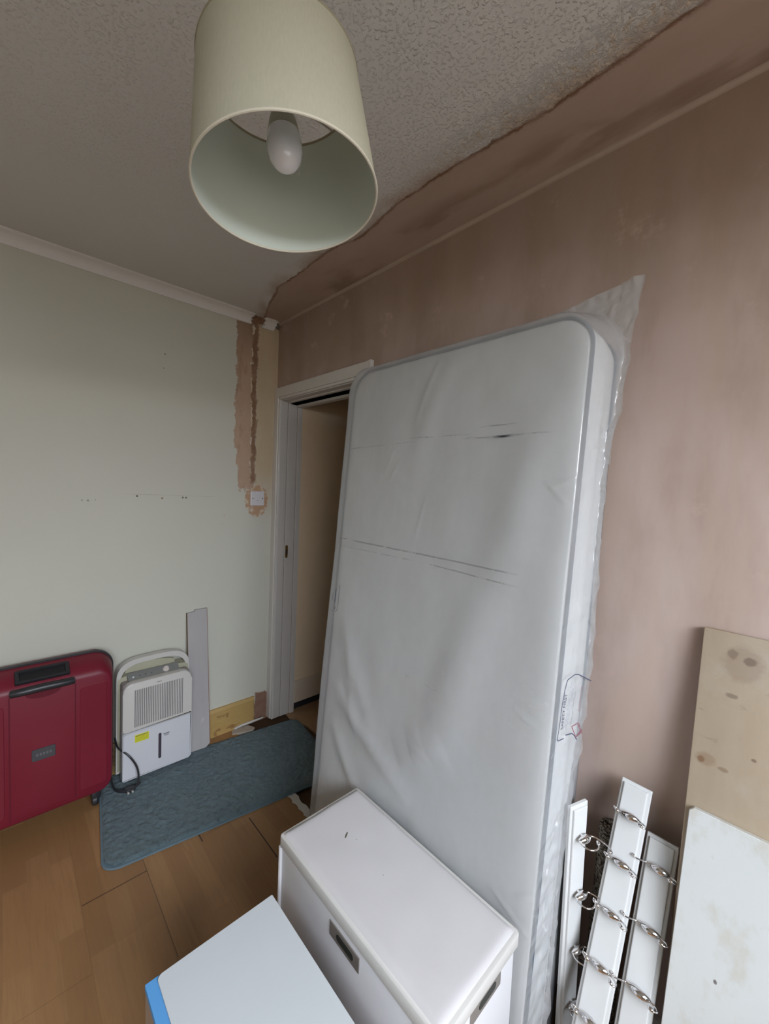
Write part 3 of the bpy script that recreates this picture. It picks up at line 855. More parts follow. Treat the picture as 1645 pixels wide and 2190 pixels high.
for r_ in range(4):
    xx = -0.099
    while xx < -0.050:
        w = random.uniform(0.003, 0.007); abox(bm, 0.0726, 0.0728, xx, xx + w, 0.2015 + r_ * 0.0052, 0.2040 + r_ * 0.0052); xx += w + 0.0015
link('print', bm, M_ink2, st)
bm = B(); prism(bm, rrect(-0.001, 0.012, 0.076, 0.204, 0.006, 5), 0, 0.0722, 0.0735); link('water_gauge', bm, simple('smoky_gauge', (0.06, 0.05, 0.065), 0.25), tk, True)
bm = B(); abox(bm, 0.0722, 0.0727, 0.021, 0.048, 0.1905, 0.1945)
for k in range(4): abox(bm, 0.0722, 0.0727, 0.025 + k * 0.0052, 0.0285 + k * 0.0052, 0.182, 0.1865)
link('printed_mark', bm, simple('grey_blue_print', (0.10, 0.10, 0.12), 0.5), tk)
for sx in (0.045, -0.045):
    for sy in (-0.125, 0.112):
        bm = B(); lathe(bm, [(0.0, -0.009), (0.012, -0.009), (0.0145, -0.006), (0.0145, 0.006), (0.012, 0.009), (0.0, 0.009)], 16, (sx, sy, 0.0135), (0.0, 1, 0)); abox(bm, sx - 0.011, sx + 0.011, sy - 0.013, sy + 0.013, 0.016, 0.032, 0.003)
        link('castor', bm, M_black, dh, True)
# power cord hanging in a loop in front of the left side
bm = B()
cp_ = spline([(-0.02, -0.166, 0.20), (0.045, -0.165, 0.185), (0.085, -0.128, 0.150), (0.098, -0.098, 0.090), (0.110, -0.094, 0.035), (0.120, -0.112, 0.008), (0.115, -0.150, 0.006), (0.085, -0.180, 0.008), (0.03, -0.188, 0.030), (-0.01, -0.184, 0.090), (-0.02, -0.180, 0.15)], 8)
tube(bm, cp_, 0.0042, 8)
cp2 = spline([(0.105, -0.085, 0.014), (0.118, -0.110, 0.010), (0.118, -0.145, 0.010), (0.095, -0.172, 0.012)], 8)
tube(bm, cp2, 0.0045, 8)
cord = link('power_cord', bm, M_black, dh, True)
bm = B(); abox(bm, 0.100, 0.130, -0.150, -0.108, 0.001, 0.014, 0.004); pg = link('plug', bm, M_black, cord, True)
bm = B(); abox(bm, 0.132, 0.146, -0.145, -0.136, 0.004, 0.009, 0.001); abox(bm, 0.132, 0.146, -0.128, -0.119, 0.004, 0.009, 0.001)
link('pin', bm, simple('plug_pin_metal', (0.65, 0.62, 0.55), 0.3, metal=0.9), pg)

# ------------------------------------------------------------------ grey plank behind it
M_pk = NB('grey_white_old_paint')
_c = M_pk.mix(M_pk.noise(9, 5, 0.6, st=(3, 3, 0.6)), (0.36, 0.335, 0.325), (0.45, 0.425, 0.42))
_c = M_pk.mix(M_pk.step(M_pk.noise(22, 5, 0.7, st=(1, 1, 0.35), off=(3, 2, 2)), 0.66, 0.70), _c, (0.52, 0.50, 0.48))
M_pk.bump(M_pk.noise(40, 4, st=(1, 1, 0.3)), 0.25, 0.001); M_pk = M_pk.fin(_c, 0.6, 0.3)
pk = empty('plank', (0.098, -0.457, 0.020), (0, -math.atan2(0.084, 0.75), 0), label='narrow grey-white painted plank leaning on the pale green wall behind the dehumidifier', cat='plank')
bm = B(); prism(bm, [(-0.050, 0.0), (0.030, -0.004), (0.052, 0.012), (0.053, 0.752), (-0.010, 0.752), (-0.010, 0.742), (-0.050, 0.740)], 0, -0.008, 0.008, 0.001, 1); link('board', bm, M_pk, pk)
bm = B(); abox(bm, -0.0075, 0.0075, 0.0526, 0.0545, 0.012, 0.752); link('raw_edge', bm, simple('red_brown_raw_edge', (0.30, 0.13, 0.085), 0.8), pk)
bm = B(); abox(bm, -0.0075, 0.0075, -0.0515, -0.0496, 0.0, 0.740); link('raw_edge', bm, simple('brown_raw_edge', (0.20, 0.13, 0.08), 0.8), pk)

# ------------------------------------------------------------------ mattress
LEAN = math.radians(4.26)
MX, MY = 1.475, -0.360
mat_e = empty('mattress', (MX, MY, 0.0155), (-LEAN, 0, 0), label='upright white single mattress with grey-blue piping leaning on the pink wall', cat='mattress')
M_tick = NB('white_mattress_ticking')
_c = M_tick.mix(M_tick.noise(3, 4), (0.60, 0.60, 0.59), (0.66, 0.66, 0.65)); M_tick.bump(M_tick.noise(4, 2), 0.2, 0.004); M_tick = M_tick.fin(_c, 0.8, 0.2)
M_pipe = simple('grey_blue_piping', (0.07, 0.09, 0.115), 0.7, 0.3, var=0.05)
MW, MH, MT = 0.440, 1.900, 0.170
out = rrect(-MW, MW, 0.0, MH, 0.085, 12)
bm = B()
ringz = []
cxm, czm = 0.0, MH / 2
for (y, k) in ((-0.010, 0.20), (-0.010, 0.55), (-0.0098, 0.80), (-0.009, 0.89), (-0.0065, 0.945), (-0.001, 0.978), (0.012, 1.0), (0.05, 1.008), (MT / 2, 1.010), (MT - 0.05, 1.008), (MT - 0.012, 1.0), (MT - 0.002, 0.965), (MT + 0.004, 0.6)):
    ring = []
    for p in out:
        if k >= 0.999:
            sx = 1 if k >= 1 else k
            off = (k - 1.0)
            px = p[0] * (1 + off * (1.0)); pz = czm + (p[1] - czm) * (1 + off * 0.45)
        else:
            ins = (1 - k) * MW
            px = p[0] * k; pz = czm + (p[1] - czm) * (1 - ins / (MH / 2))
        ring.append(bm.verts.new((px, y, pz)))
    ringz.append(ring)
for a, b in zip(ringz[:-1], ringz[1:]):
    for k in range(len(a)):
        bm.faces.new((a[k], b[k], b[(k + 1) % len(a)], a[(k + 1) % len(a)]))
bm.faces.new(ringz[0]); bm.faces.new(ringz[-1][::-1])
link('mattress_body', bm, M_tick, mat_e, True, 60)
for yv in (0.008, MT - 0.008):
    bm = B(); tube(bm, [(p[0] * 1.004, yv, czm + (p[1] - czm) * 1.002) for p in out], 0.0044, 8, closed=True)
    link('piping', bm, M_pipe, mat_e, True)

# ------------------------------------------------------------------ plastic bag round the mattress
bag = empty('mattress_bag', (MX, MY, 0.0155), (-LEAN, 0, 0), label='translucent plastic bag wrapped round the upright mattress with a pointed loose top corner', cat='plastic bag')
def film_mat():
    m = NB('milky_polythene_film')
    x, y, z = m.xyz()
    t = m.t
    # scuffs from strapping
    c = (0.66, 0.67, 0.68)
    def seg(x0, z0, x1, z1, w, s, nsc, th):
        L = math.hypot(x1 - x0, z1 - z0); ux, uz = (x1 - x0) / L, (z1 - z0) / L
        al = m.add(m.mul(m.sub(x, x0), ux), m.mul(m.sub(z, z0), uz))
        pr = m.add(m.mul(m.sub(x, x0), -uz), m.mul(m.sub(z, z0), ux))
        pr = m.mt('ABSOLUTE', m.add(pr, m.mul(m.sub(m.noise(9, 3), 0.5), 0.006)))
        return m.mul(m.mul(m.sub(1.0, m.step(pr, w * 0.4, w)), m.box(al, 0.0, L, 0.03)), m.mul(m.step(m.noise(nsc, 4, 0.7, off=(z0 * 9, 0, 0)), th, th + 0.12), s))
    masks = [seg(-0.40, 1.263, 0.31, 1.258, 0.0034, 0.62, 14, 0.36), seg(-0.39, 1.234, -0.05, 1.236, 0.0024, 0.35, 16, 0.42), seg(0.02, 1.236, 0.31, 1.228, 0.0028, 0.6, 12, 0.38),
             seg(-0.42, 1.606, -0.05, 1.612, 0.0026, 0.40, 11, 0.46), seg(-0.07, 1.624, 0.12, 1.622, 0.0026, 0.55, 18, 0.42), seg(0.14, 1.611, 0.36, 1.611, 0.0030, 0.55, 7, 0.40),
             seg(0.215, 1.611, 0.275, 1.611, 0.0050, 1.0, 2, 0.0), seg(0.19, 1.641, 0.265, 1.642, 0.0030, 0.6, 8, 0.3), seg(-0.08, 0.876, 0.11, 0.884, 0.0025, 0.45, 12, 0.45)]
    M = masks[0]
    for q in masks[1:]: M = m.mx(M, q)
    colr = m.mix(M, c, (0.05, 0.055, 0.06))
    lw = m.n('ShaderNodeLayerWeight'); lw.inputs[0].default_value = 0.35
    cloud = m.noise(2.6, 4, 0.55, st=(1.4, 1, 0.7))
    side = m.step(x, 0.41, 0.46)
    dens = m.add(m.ramp(cloud, 0.3, 0.7, 0.30, 0.46), m.mul(lw.outputs['Facing'], 0.14))
    dens = m.mx(m.mn(dens, 0.85), M)
    tr = m.n('ShaderNodeBsdfTransparent')
    df = m.n('ShaderNodeBsdfDiffuse'); m.put(df.inputs[0], colr)
    tl = m.n('ShaderNodeBsdfTranslucent'); m.put(tl.inputs[0], colr)
    gl = m.n('ShaderNodeBsdfGlossy'); gl.inputs['Roughness'].default_value = 0.13
    bp = m.n('ShaderNodeBump'); m.put(bp.inputs['Height'], m.add(m.mul(m.noise(5, 2, 0.4, st=(1.0, 1, 0.5), dist=0.4), 1.0), m.mul(m.mul(m.noise(30, 3, 0.6, dist=0.6), side), 0.8)))
    bp.inputs['Strength'].default_value = 0.2; bp.inputs['Distance'].default_value = 0.003
    for q in (df, tl, gl): t.links.new(bp.outputs[0], q.inputs['Normal'])
    m1 = m.n('ShaderNodeMixShader'); m1.inputs[0].default_value = 0.3
    t.links.new(df.outputs[0], m1.inputs[1]); t.links.new(tl.outputs[0], m1.inputs[2])
    m2 = m.n('ShaderNodeMixShader'); m.put(m2.inputs[0], dens)
    t.links.new(tr.outputs[0], m2.inputs[1]); t.links.new(m1.outputs[0], m2.inputs[2])
    l5 = m.n('ShaderNodeLayerWeight'); l5.inputs[0].default_value = 0.5
    schl = m.add(0.055, m.mul(m.mt('POWER', l5.outputs['Facing'], 5.0), 0.9))
    m3 = m.n('ShaderNodeMixShader'); m.put(m3.inputs[0], m.mn(schl, 0.5))
    t.links.new(m2.outputs[0], m3.inputs[1]); t.links.new(gl.outputs[0], m3.inputs[2])
    t.nodes.remove(m.b)
    t.links.new(m3.outputs[0], m.out.inputs[0])
    return m.m
M_film = film_mat()
def lerp_tab(tab, v):
    if v <= tab[0][0]: return tab[0][1]
    for (a, b), (c, d) in zip(tab[:-1], tab[1:]):
        if v <= c: return b + (d - b) * (v - a) / (c - a)
    return tab[-1][1]
XR = [(0.0, 0.452), (0.35, 0.450), (0.6, 0.452), (0.81, 0.461), (1.07, 0.472), (1.43, 0.462), (1.6, 0.462), (1.68, 0.474), (1.88, 0.486), (1.98, 0.498)]
XL = [(0.0, 0.485), (0.2, 0.474), (0.7, 0.464), (1.4, 0.455), (1.9, 0.450)]
def ztop(x): 
    k = max(0, min(1, (x - 0.12) / 0.37))
    return 1.922 + 0.062 * k ** 1.3
FOLDS = [(0.38, 1.72, 0.30, 1.28, 0.028, 0.012), (0.31, 1.36, 0.10, 0.66, 0.034, 0.015), (0.16, 0.74, 0.04, 0.66, 0.025, 0.010), (-0.372, 0.74, 0.05, 0.50, 0.016, 0.013), (-0.36, 0.60, -0.14, 0.38, 0.014, 0.011), (-0.36, 1.02, -0.13, 0.60, 0.018, 0.010), (-0.30, 0.92, -0.20, 0.55, 0.012, 0.006),
         (0.06, 1.89, -0.08, 1.47, 0.022, 0.010), (0.0, 1.86, -0.06, 1.66, 0.010, 0.006), (0.27, 1.20, 0.08, 0.70, 0.035, 0.012), (0.33, 1.62, 0.28, 1.20, 0.03, 0.008),
         (0.10, 0.70, -0.02, 0.62, 0.03, 0.008), (0.05, 0.45, 0.35, 0.42, 0.02, 0.008), (-0.18, 1.80, -0.10, 1.4, 0.03, 0.006), (0.38, 1.475, 0.45, 1.515, 0.006, 0.008),
         (0.37, 1.50, 0.44, 1.44, 0.005, 0.006), (0.40, 0.50, 0.45, 0.55, 0.006, 0.008), (0.33, 0.48, 0.45, 0.44, 0.006, 0.007), (0.36, 0.95, 0.43, 0.98, 0.006, 0.006), (0.35, 0.93, 0.42, 0.91, 0.005, 0.005),
         (-0.15, 1.60, -0.19, 1.50, 0.006, 0.004), (-0.12, 1.56, -0.16, 1.48, 0.005, 0.004), (0.0, 1.45, -0.02, 1.30, 0.007, 0.004)]
def fold_h(x, z):
    h = 0
    for (x0, z0, x1, z1, w, a) in FOLDS:
        L = math.hypot(x1 - x0, z1 - z0); ux, uz = (x1 - x0) / L, (z1 - z0) / L
        al = (x - x0) * ux + (z - z0) * uz
        if al < 0 or al > L: continue
        d = -(x - x0) * uz + (z - z0) * ux + 0.012 * math.sin(al * 9)
        if abs(d) > 6 * w: continue
        h += a * (0.95 if w > 0.0105 else 0.6) * math.exp(-(d / (w * (2.0 if w > 0.0105 else 1.0))) ** 2) * math.sin(math.pi * al / L) ** 0.7
    return h
def build_sheet(front=True):
    bm = B()
    ncf = 170 if front else 40
    cols = []     # parameter list of ('zone', k)
    for k in (0.0, 0.5): cols.append(('FL', k))
    for i in range(8): cols.append(('L', i / 8))
    for i in range(ncf + 1): cols.append(('C', i / ncf))
    nr = 26 if front else 8
    for i in range(1, nr + 1): cols.append(('R', i / nr))
    for k in (0.25, 0.5, 0.75, 1.0): cols.append(('FR', k))
    rows = [('Z', j / 330) for j in range(331)] if front else [('Z', j / 80) for j in range(81)]
    rows += [('T', j / 10) for j in range(1, 11)] + [('TF', 1.0)]
    yb = 0.0 if front else MT
    sgn = 1 if front else -1
    base = -0.014 if front else 0.008
    G = []
    for rz, rk in rows:
        row = []
        for cz, ck in cols:
            z = 0.004 + 1.898 * rk if rz == 'Z' else 1.902
            xl = -lerp_tab(XL, z); xr = lerp_tab(XR, z if rz == 'Z' else 1.90 + 0.08 * rk)
            fw = 0.011 if z < 1.55 else 0.014
            if cz == 'FL': x = xl - 0.012 * (1 - ck); ky = 1.0
            elif cz == 'L':
                x = xl + (-0.441 - xl) * ck ** 1.6; ky = 1 - ck ** 1.2
            elif cz == 'C': x = -0.441 + 0.886 * ck; ky = 0.0
            elif cz == 'R':
                x = 0.445 + (xr - 0.445) * ck ** 1.3; ky = ck
            else: x = xr + fw * ck; ky = 1.0
            kt = rk if rz == 'T' else (1.0 if rz == 'TF' else 0.0)
            if rz == 'T': z = 1.902 + (ztop(x) - 1.902) * rk
            if rz == 'TF': z = ztop(x) + 0.010
            # corner rounding of the mattress lets the film fall back there
            rc = 0.085
            dx = max(abs(x) - (MW - rc), 0); dz = max(z - (MH - rc), 0)
            kc = 0.0
            if dx > 0 and dz > 0: kc = max(0, min(1, (math.hypot(dx, dz) - rc) / 0.045))
            k = max(ky, kt, kc)
            k = k * k * (3 - 2 * k) if kc >= max(ky, kt) and kc > 0 else k
            y = yb + base + (MT / 2 - yb - base) * k
            v = Vector((x, y, z))
            n1 = mnoise.noise(Vector((x * 3.2, 2.0, z * 2.0))); n2 = mnoise.noise(Vector((x * 9 + z * 2, 5.0, z * 5)))
            n3 = mnoise.noise(Vector((x * 26, y * 26, z * 20)))
            inn = (1 - k)
            if front:
                off = -(0.0090 + 0.0055 * n1 + 0.0028 * n2 + fold_h(x, z)) * (0.25 + 0.75 * inn)
                if z < 0.50: off *= 0.35 + 0.65 * z / 0.50
                v.y += off * 0.9
                if k > 0.05:
                    hi_ = max(0, min(1, (z - 1.40) / 0.2)) if x > 0.4 else 0.0
                    cr = mnoise.noise(Vector((x * 30, y * 18, z * 22))) + hi_ * 1.6 * (0.35 - abs(mnoise.noise(Vector((x * 26 + 5, y * 20, z * 17))))); cr2 = mnoise.noise(Vector((x * 60, y * 45, z * 55 + 3)))
                    amp = 0.0036 * min(1, k * 2) * (1.3 if (z > 1.5 and x > 0.4) else 1.0)
                    v.x += amp * cr + 0.0015 * cr2; v.y += amp * cr2 + 0.6 * amp * cr
                if k > 0.55 and x > 0.4: v.x += 0.0035 * mnoise.noise(Vector((y * 9, 4.4, z * 34))) ; v.y += 0.004 * mnoise.noise(Vector((y * 5, 8.4, z * 30)))
                if cz in ('FL',): v.x += 0.003 * math.sin(z * 75) + 0.004 * mnoise.noise(Vector((0, 0, z * 9)))
                if cz == 'FR' : v.x += 0.003 * math.sin(z * 60 + 1) * ck + 0.004 * mnoise.noise(Vector((3, 0, z * 12)))
            row.append(bm.verts.new(v))
        G.append(row)
    for a, b in zip(G[:-1], G[1:]):
        for i in range(len(a) - 1):
            bm.faces.new((a[i], a[i + 1], b[i + 1], b[i]))
    return bm
fb = link('film_front', build_sheet(True), M_film, bag, True, 180)
link('film_back', build_sheet(False), M_film, bag, True, 180)
# printed suffocation notices
M_pr = simple('faded_blue_black_print', (0.06, 0.065, 0.11), 0.6, 0.2)
M_pr2 = simple('red_brown_print', (0.28, 0.13, 0.15), 0.6, 0.2)
# side notice lies on the plane x ~ 0.463 .. (y across, z up); film there is at y = f(x)
def sidepos(a, b):    # a across (0 front .. 1 back), b up
    y = 0.010 + a * 0.085
    z = 0.890 + b * 0.150
    xr = lerp_tab(XR, z)
    k = (y + 0.014) / (MT / 2 + 0.014)
    return Vector((0.445 + (xr - 0.445) * k ** 1.3 + 0.0125, y - 0.006, z))
nt = B()
def wire(bm, pts, w=0.0012):
    for p, q in zip(pts[:-1], pts[1:]):
        d = (q - p); L = d.length
        if L < 1e-6: continue
        d.normalize(); s = d.cross(Vector((1, 0.15, 0))).normalized() * w
        vs = [bm.verts.new(p - s), bm.verts.new(q - s), bm.verts.new(q + s), bm.verts.new(p + s)]
        bm.faces.new(vs)
wire(nt, [sidepos(*p) for p in [(0.0, 0.0), (0.03, 0.25), (0.06, 0.5), (0.10, 0.78), (0.18, 0.93), (0.45, 1.0), (0.60, 0.99), (0.95, 0.90)]])
wire(nt, [sidepos(*p) for p in [(0.0, 0.0), (0.04, -0.03), (0.30, -0.02)]])
wire(nt, [sidepos(*p) for p in [(0.35, 0.03), (0.62, 0.03), (0.72, -0.01), (0.88, -0.10)]])
link('printed_border', nt, M_pr, fb)
def side_text(txt, size, a, b, mat, nm='printed_text'):
    p = sidepos(a, b); p.x += 0.0015
    q = sidepos(a + 0.1, b); tdir = (q - p); 
    up = Vector((0, 1, 0))      # text "up" points to ... reading upward along z
    X = Vector((0, 0, 1)); Y = Vector((0, -1, 0)); Z = X.cross(Y)
    mt_ = Matrix((X, Y, Z)).transposed().to_4x4(); mt_.translation = p
    return text_obj(nm, txt, size, mat, fb, mt_)
side_text('SAFETY FIRST', 0.0145, 0.17, 0.42, M_pr)
side_text('Polyethylene bags', 0.0085, 0.80, 0.58, M_pr2)
nt = B()
for a_, z0, z1 in ((0.33, 0.15, 0.85), (0.38, 0.1, 0.88), (0.43, 0.2, 0.8), (0.56, 0.25, 0.75)):
    zz = z0
    while zz < z1:
        l = random.uniform(0.03, 0.09); wire(nt, [sidepos(a_, zz), sidepos(a_, min(z1, zz + l))], 0.0007); zz += l + 0.02
link('printed_text', nt, simple('very_faded_print', (0.36, 0.38, 0.44), 0.6), fb)
nt = B()
tri = [(0.62, 0.13), (0.86, 0.17), (0.90, 0.06), (0.84, -0.05), (0.78, -0.03), (0.62, 0.13)]
wire(nt, [sidepos(*p) for p in tri], 0.0016)
link('recycling_triangle', nt, M_pr2, fb)
# notice on the left edge, front face
nt = B()
def frontpos(x, z): 
    return Vector((x, -0.0285 - fold_h(x, z), z))
wire2 = lambda pts, w: [None]
def wiref(bm, pts, w=0.0008):
    for p, q in zip(pts[:-1], pts[1:]):
        d = (q - p); d.normalize(); s = d.cross(Vector((0, 1, 0))).normalized() * w
        bm.faces.new([bm.verts.new(p - s), bm.verts.new(q - s), bm.verts.new(q + s), bm.verts.new(p + s)])
wiref(nt, [frontpos(-0.445, 1.080), frontpos(-0.385, 1.085), frontpos(-0.384, 0.995), frontpos(-0.395, 0.985)])
wiref(nt, [frontpos(-0.442, 0.985), frontpos(-0.410, 0.984)])
wiref(nt, [frontpos(-0.405, 1.070), frontpos(-0.405, 1.018)], 0.0015)
wiref(nt, [frontpos(-0.420, 1.050), frontpos(-0.421, 1.020)], 0.0008)
wiref(nt, [frontpos(-0.409, 1.003), frontpos(-0.401, 0.992), frontpos(-0.398, 1.002)], 0.0009)
link('printed_notice', nt, M_pr, fb)

# lay the printed marks onto the film itself
from mathutils.bvhtree import BVHTree
bt = BVHTree.FromPolygons([v.co for v in fb.data.vertices], [tuple(p.vertices) for p in fb.data.polygons])
for ch in [o for o in bpy.data.objects if o.parent == fb]:
    fr_ = ch.name.startswith('printed_notice')
    d_ = Vector((0, 1, 0)) if fr_ else Vector((-0.94, 0.34, 0))
    for v in ch.data.vertices:
        if fr_: o_ = Vector((v.co.x, -0.3, v.co.z))
        else: o_ = Vector((v.co.x, v.co.y, v.co.z)) - d_ * 0.15
        hit = bt.ray_cast(o_, d_)
        if hit[0] is not None: v.co = hit[0] - d_ * 0.0009

# ------------------------------------------------------------------ storage trunk
TX0, TX1, TY0, TY1, TZ = 1.312, 1.904, -0.656, -0.367, 0.475
tr = empty('storage_trunk', ((TX0 + TX1) / 2, (TY0 + TY1) / 2, 0.0), label='white storage trunk with padded lid and recessed metal handles beside the mattress', cat='trunk')
hx, hy = (TX1 - TX0) / 2, (TY1 - TY0) / 2
M_vin = NB('off_white_vinyl')
_c = M_vin.mix(M_vin.noise(5, 4, 0.6), (0.535, 0.51, 0.51), (0.59, 0.565, 0.565))
_c = M_vin.mix(M_vin.step(M_vin.noise(55, 2, off=(4, 4, 4)), 0.755, 0.77), _c, (0.25, 0.22, 0.2))
M_vin.bump(M_vin.add(M_vin.mul(M_vin.noise(5, 3), 1.0), M_vin.mul(M_vin.noise(220, 2), 0.08)), 0.3, 0.003); M_vin = M_vin.fin(_c, 0.42, 0.4)
M_trw = simple('white_painted_trunk', (0.60, 0.59, 0.60), 0.42, 0.4, var=0.03)
M_edge = simple('yellowed_edge_tape', (0.54, 0.52, 0.49), 0.5, 0.3, var=0.05)
bm = B(); abox(bm, -hx + 0.006, hx - 0.006, -hy + 0.006, hy - 0.012, 0.0, TZ - 0.040, 0.004); link('trunk_body', bm, M_trw, tr, True)
bm = B(); prism(bm, rrect(-hx, hx, -hy, hy, 0.010, 4), 2, TZ - 0.040, TZ - 0.006, 0.004, 2); lid = link('lid', bm, M_edge, tr, True)
bm = B()
n1, n2 = 60, 30
g = []
for i in range(n1 + 1):
    r = []
    for j in range(n2 + 1):
        u = i / n1 * 2 - 1; w = j / n2 * 2 - 1
        ex_ = (1 - abs(u)) * hx; ey_ = (1 - abs(w)) * hy
        d = min(ex_, ey_)
        k = min(1, d / 0.022)
        z = TZ - 0.012 + 0.012 * math.sqrt(max(0, 1 - (1 - k) ** 2)) + 0.0015 * mnoise.noise(Vector((u * 3, w * 2, 1)))
        r.append(bm.verts.new((u * (hx - 0.004), w * (hy - 0.004), z)))
    g.append(r)
for i in range(n1):
    for j in range(n2): bm.faces.new((g[i][j], g[i + 1][j], g[i + 1][j + 1], g[i][j + 1]))
link('lid_padding', bm, M_vin, lid, True, 180)
for sx, sy in ((-1, -1), (1, -1)):
    bm = B(); tube(bm, [(sx * (hx - 0.004), sy * (hy - 0.004), 0.004), (sx * (hx - 0.004), sy * (hy - 0.004), TZ - 0.042)], 0.006, 8); link('corner_trim', bm, M_trw, tr, True)
M_met = simple('brushed_handle_plate', (0.36, 0.33, 0.30), 0.38, 0.5, metal=0.65, var=0.08)
def handle(name, mtx):
    bm = B(); prism(bm, [(-0.056, -0.0185), (0.056, -0.0185), (0.056, 0.0185), (-0.056, 0.0185)], 1, -0.003, 0.0, 0.0008, 1)
    bm.transform(mtx); hp = link('handle_plate', bm, M_met, tr)
    bm = B(); prism(bm, rrect(-0.028, 0.036, -0.0085, 0.0085, 0.0082, 6), 1, -0.0036, -0.0025)
    bm.transform(mtx); link('hand_slot', bm, simple('slot_black', (0.02, 0.025, 0.02), 0.4), hp, True)
    bm = B(); lathe(bm, [(0.0, 0.0035), (0.004, 0.0025), (0.0048, 0.0), (0, 0)], 16, (-0.036, -0.003, 0.001), (0, -1, 0))
    bm.transform(mtx); link('screw', bm, simple('bright_screw', (0.75, 0.75, 0.76), 0.2, metal=0.9), hp, True)
    return hp
handle('handle', Matrix.Translation((1.614 - (TX0 + TX1) / 2, -hy + 0.006, 0.396)))
handle('handle', Matrix.Translation((hx - 0.006, -0.497 - (TY0 + TY1) / 2, 0.418)) @ Matrix.Rotation(math.radians(90), 4, 'Z') @ Matrix.Diagonal((1, 1, 1, 1)))
bm = B(); prism(bm, [(-0.0010, -0.011), (0.0016, -0.008), (0.0020, 0.008), (-0.0006, 0.011), (-0.0022, 0.0)], 2, 0.0, 0.0008)
bm.transform(Matrix.Translation((-0.163, -0.005, TZ + 0.0004)) @ Matrix.Rotation(math.radians(35), 4, 'Z'))
link('tear', bm, simple('dark_tear', (0.11, 0.10, 0.07), 0.7), lid)

# ------------------------------------------------------------------ cardboard box with white panel on top
bx = empty('cardboard_box', (1.66, -0.868, 0.0), label='tan box topped with a blue edge and a plain white sheet in the foreground', cat='box')
bm = B(); abox(bm, -0.268, 0.23, -0.146, 0.142, 0.0, 0.378, 0.003); link('carton', bm, simple('tan_card', (0.36, 0.27, 0.21), 0.7, 0.2, var=0.06, bump=0.1), bx)
bm = B(); abox(bm, -0.2685, 0.2305, -0.147, 0.143, 0.378, 0.392, 0.0015); link('blue_edge', bm, simple('sky_blue_foam', (0.10, 0.31, 0.62), 0.6, 0.3, var=0.04), bx)
M_sht = NB('matt_white_sheet')
_c = M_sht.mix(M_sht.noise(4, 4), (0.50, 0.525, 0.535), (0.545, 0.56, 0.575)); M_sht = M_sht.fin(_c, 0.55, 0.3)
bm = B(); prism(bm, rrect(-0.264, 0.228, -0.125, 0.1475, [0.001, 0.002, 0.010, 0.001], 5), 2, 0.3922, 0.3965, 0.0008, 1); link('white_sheet', bm, M_sht, bx)

# ------------------------------------------------------------------ leaning boards at the right
def lean_empty(name, x, ytop, ztop_, ybot, **kw):
    """origin at the foot, local z up the board, local y away from room (wall side)"""
    a = math.atan2(ytop - ybot, ztop_)
    return empty(name, (x, ybot, 0.0), (-a, 0, 0), **kw), math.hypot(ytop - ybot, ztop_)
M_wood = NB('weathered_pale_ply')
_c = M_wood.mix(M_wood.noise(5, 5, 0.6, st=(3.5, 1, 1)), (0.40, 0.31, 0.215), (0.50, 0.405, 0.30))
_c = M_wood.mix(M_wood.mul(M_wood.step(M_wood.noise(6, 5, 0.6, off=(2, 2, 2)), 0.5, 0.7), 0.6), _c, (0.50, 0.44, 0.37))
_c = M_wood.mix(M_wood.mul(M_wood.step(M_wood.noise(14, 5, 0.6, st=(1, 1, 2.2), off=(5, 1, 4)), 0.60, 0.74), 0.6), _c, (0.22, 0.15, 0.10))
def spot(m, c, sx, sz, rx, rz, col, s, nn=0.35):
    x, y, z = m.xyz()
    a = m.mul(m.sub(x, sx), 1 / rx); b = m.mul(m.sub(z, sz), 1 / rz)
    d = m.add(m.mt('SQRT', m.add(m.mul(a, a), m.mul(b, b))), m.mul(m.sub(m.noise(40, 4, 0.7), 0.5), nn * 2))
    return m.mix(m.mul(m.sub(1.0, m.step(d, 0.55, 1.0)), s), c, col)
_c = spot(M_wood, _c, 0.075, 1.120, 0.045, 0.050, (0.30, 0.215, 0.15), 0.45)
_c = spot(M_wood, _c, 0.056, 1.138, 0.012, 0.014, (0.16, 0.115, 0.085), 0.5, 0.9)
_c = spot(M_wood, _c, 0.086, 1.130, 0.014, 0.012, (0.17, 0.12, 0.09), 0.7, 0.45)
_c = spot(M_wood, _c, 0.062, 1.046, 0.014, 0.007, (0.16, 0.12, 0.09), 0.6, 0.8)
_c = spot(M_wood, _c, 0.020, 0.885, 0.008, 0.009, (0.20, 0.085, 0.045), 0.9, 0.3)
_c = spot(M_wood, _c, 0.028, 0.888, 0.022, 0.018, (0.30, 0.20, 0.12), 0.5, 0.4)
_c = spot(M_wood, _c, 0.060, 0.880, 0.012, 0.006, (0.25, 0.17, 0.11), 0.7, 0.4)
_c = spot(M_wood, _c, 0.108, 0.925, 0.006, 0.005, (0.13, 0.09, 0.06), 0.7, 0.4)
M_wood.bump(M_wood.noise(20, 5, st=(3, 1, 1)), 0.25, 0.001)
M_wood = M_wood.fin(_c, 0.55, 0.35)
wbd, wl = lean_empty('wooden_board', 2.139, -0.022, 1.178, -0.150, label='tall weathered bare wood board leaning on the pink wall at the right', cat='board')
bm = B(); abox(bm, 0.0, 0.42, 0.0, 0.018, 0.0, wl, 0.003, 2); link('board', bm, M_wood, wbd, True)
M_wp = NB('white_melamine_stained')
_c = M_wp.mix(M_wp.noise(6, 4), (0.60, 0.615, 0.60), (0.66, 0.675, 0.665))
_c = M_wp.mix(M_wp.mul(M_wp.step(M_wp.noise(7, 6, 0.65, st=(1.4, 1, 0.8), off=(3.1, 0, 1.7)), 0.50, 0.64), 0.5), _c, (0.52, 0.48, 0.39))
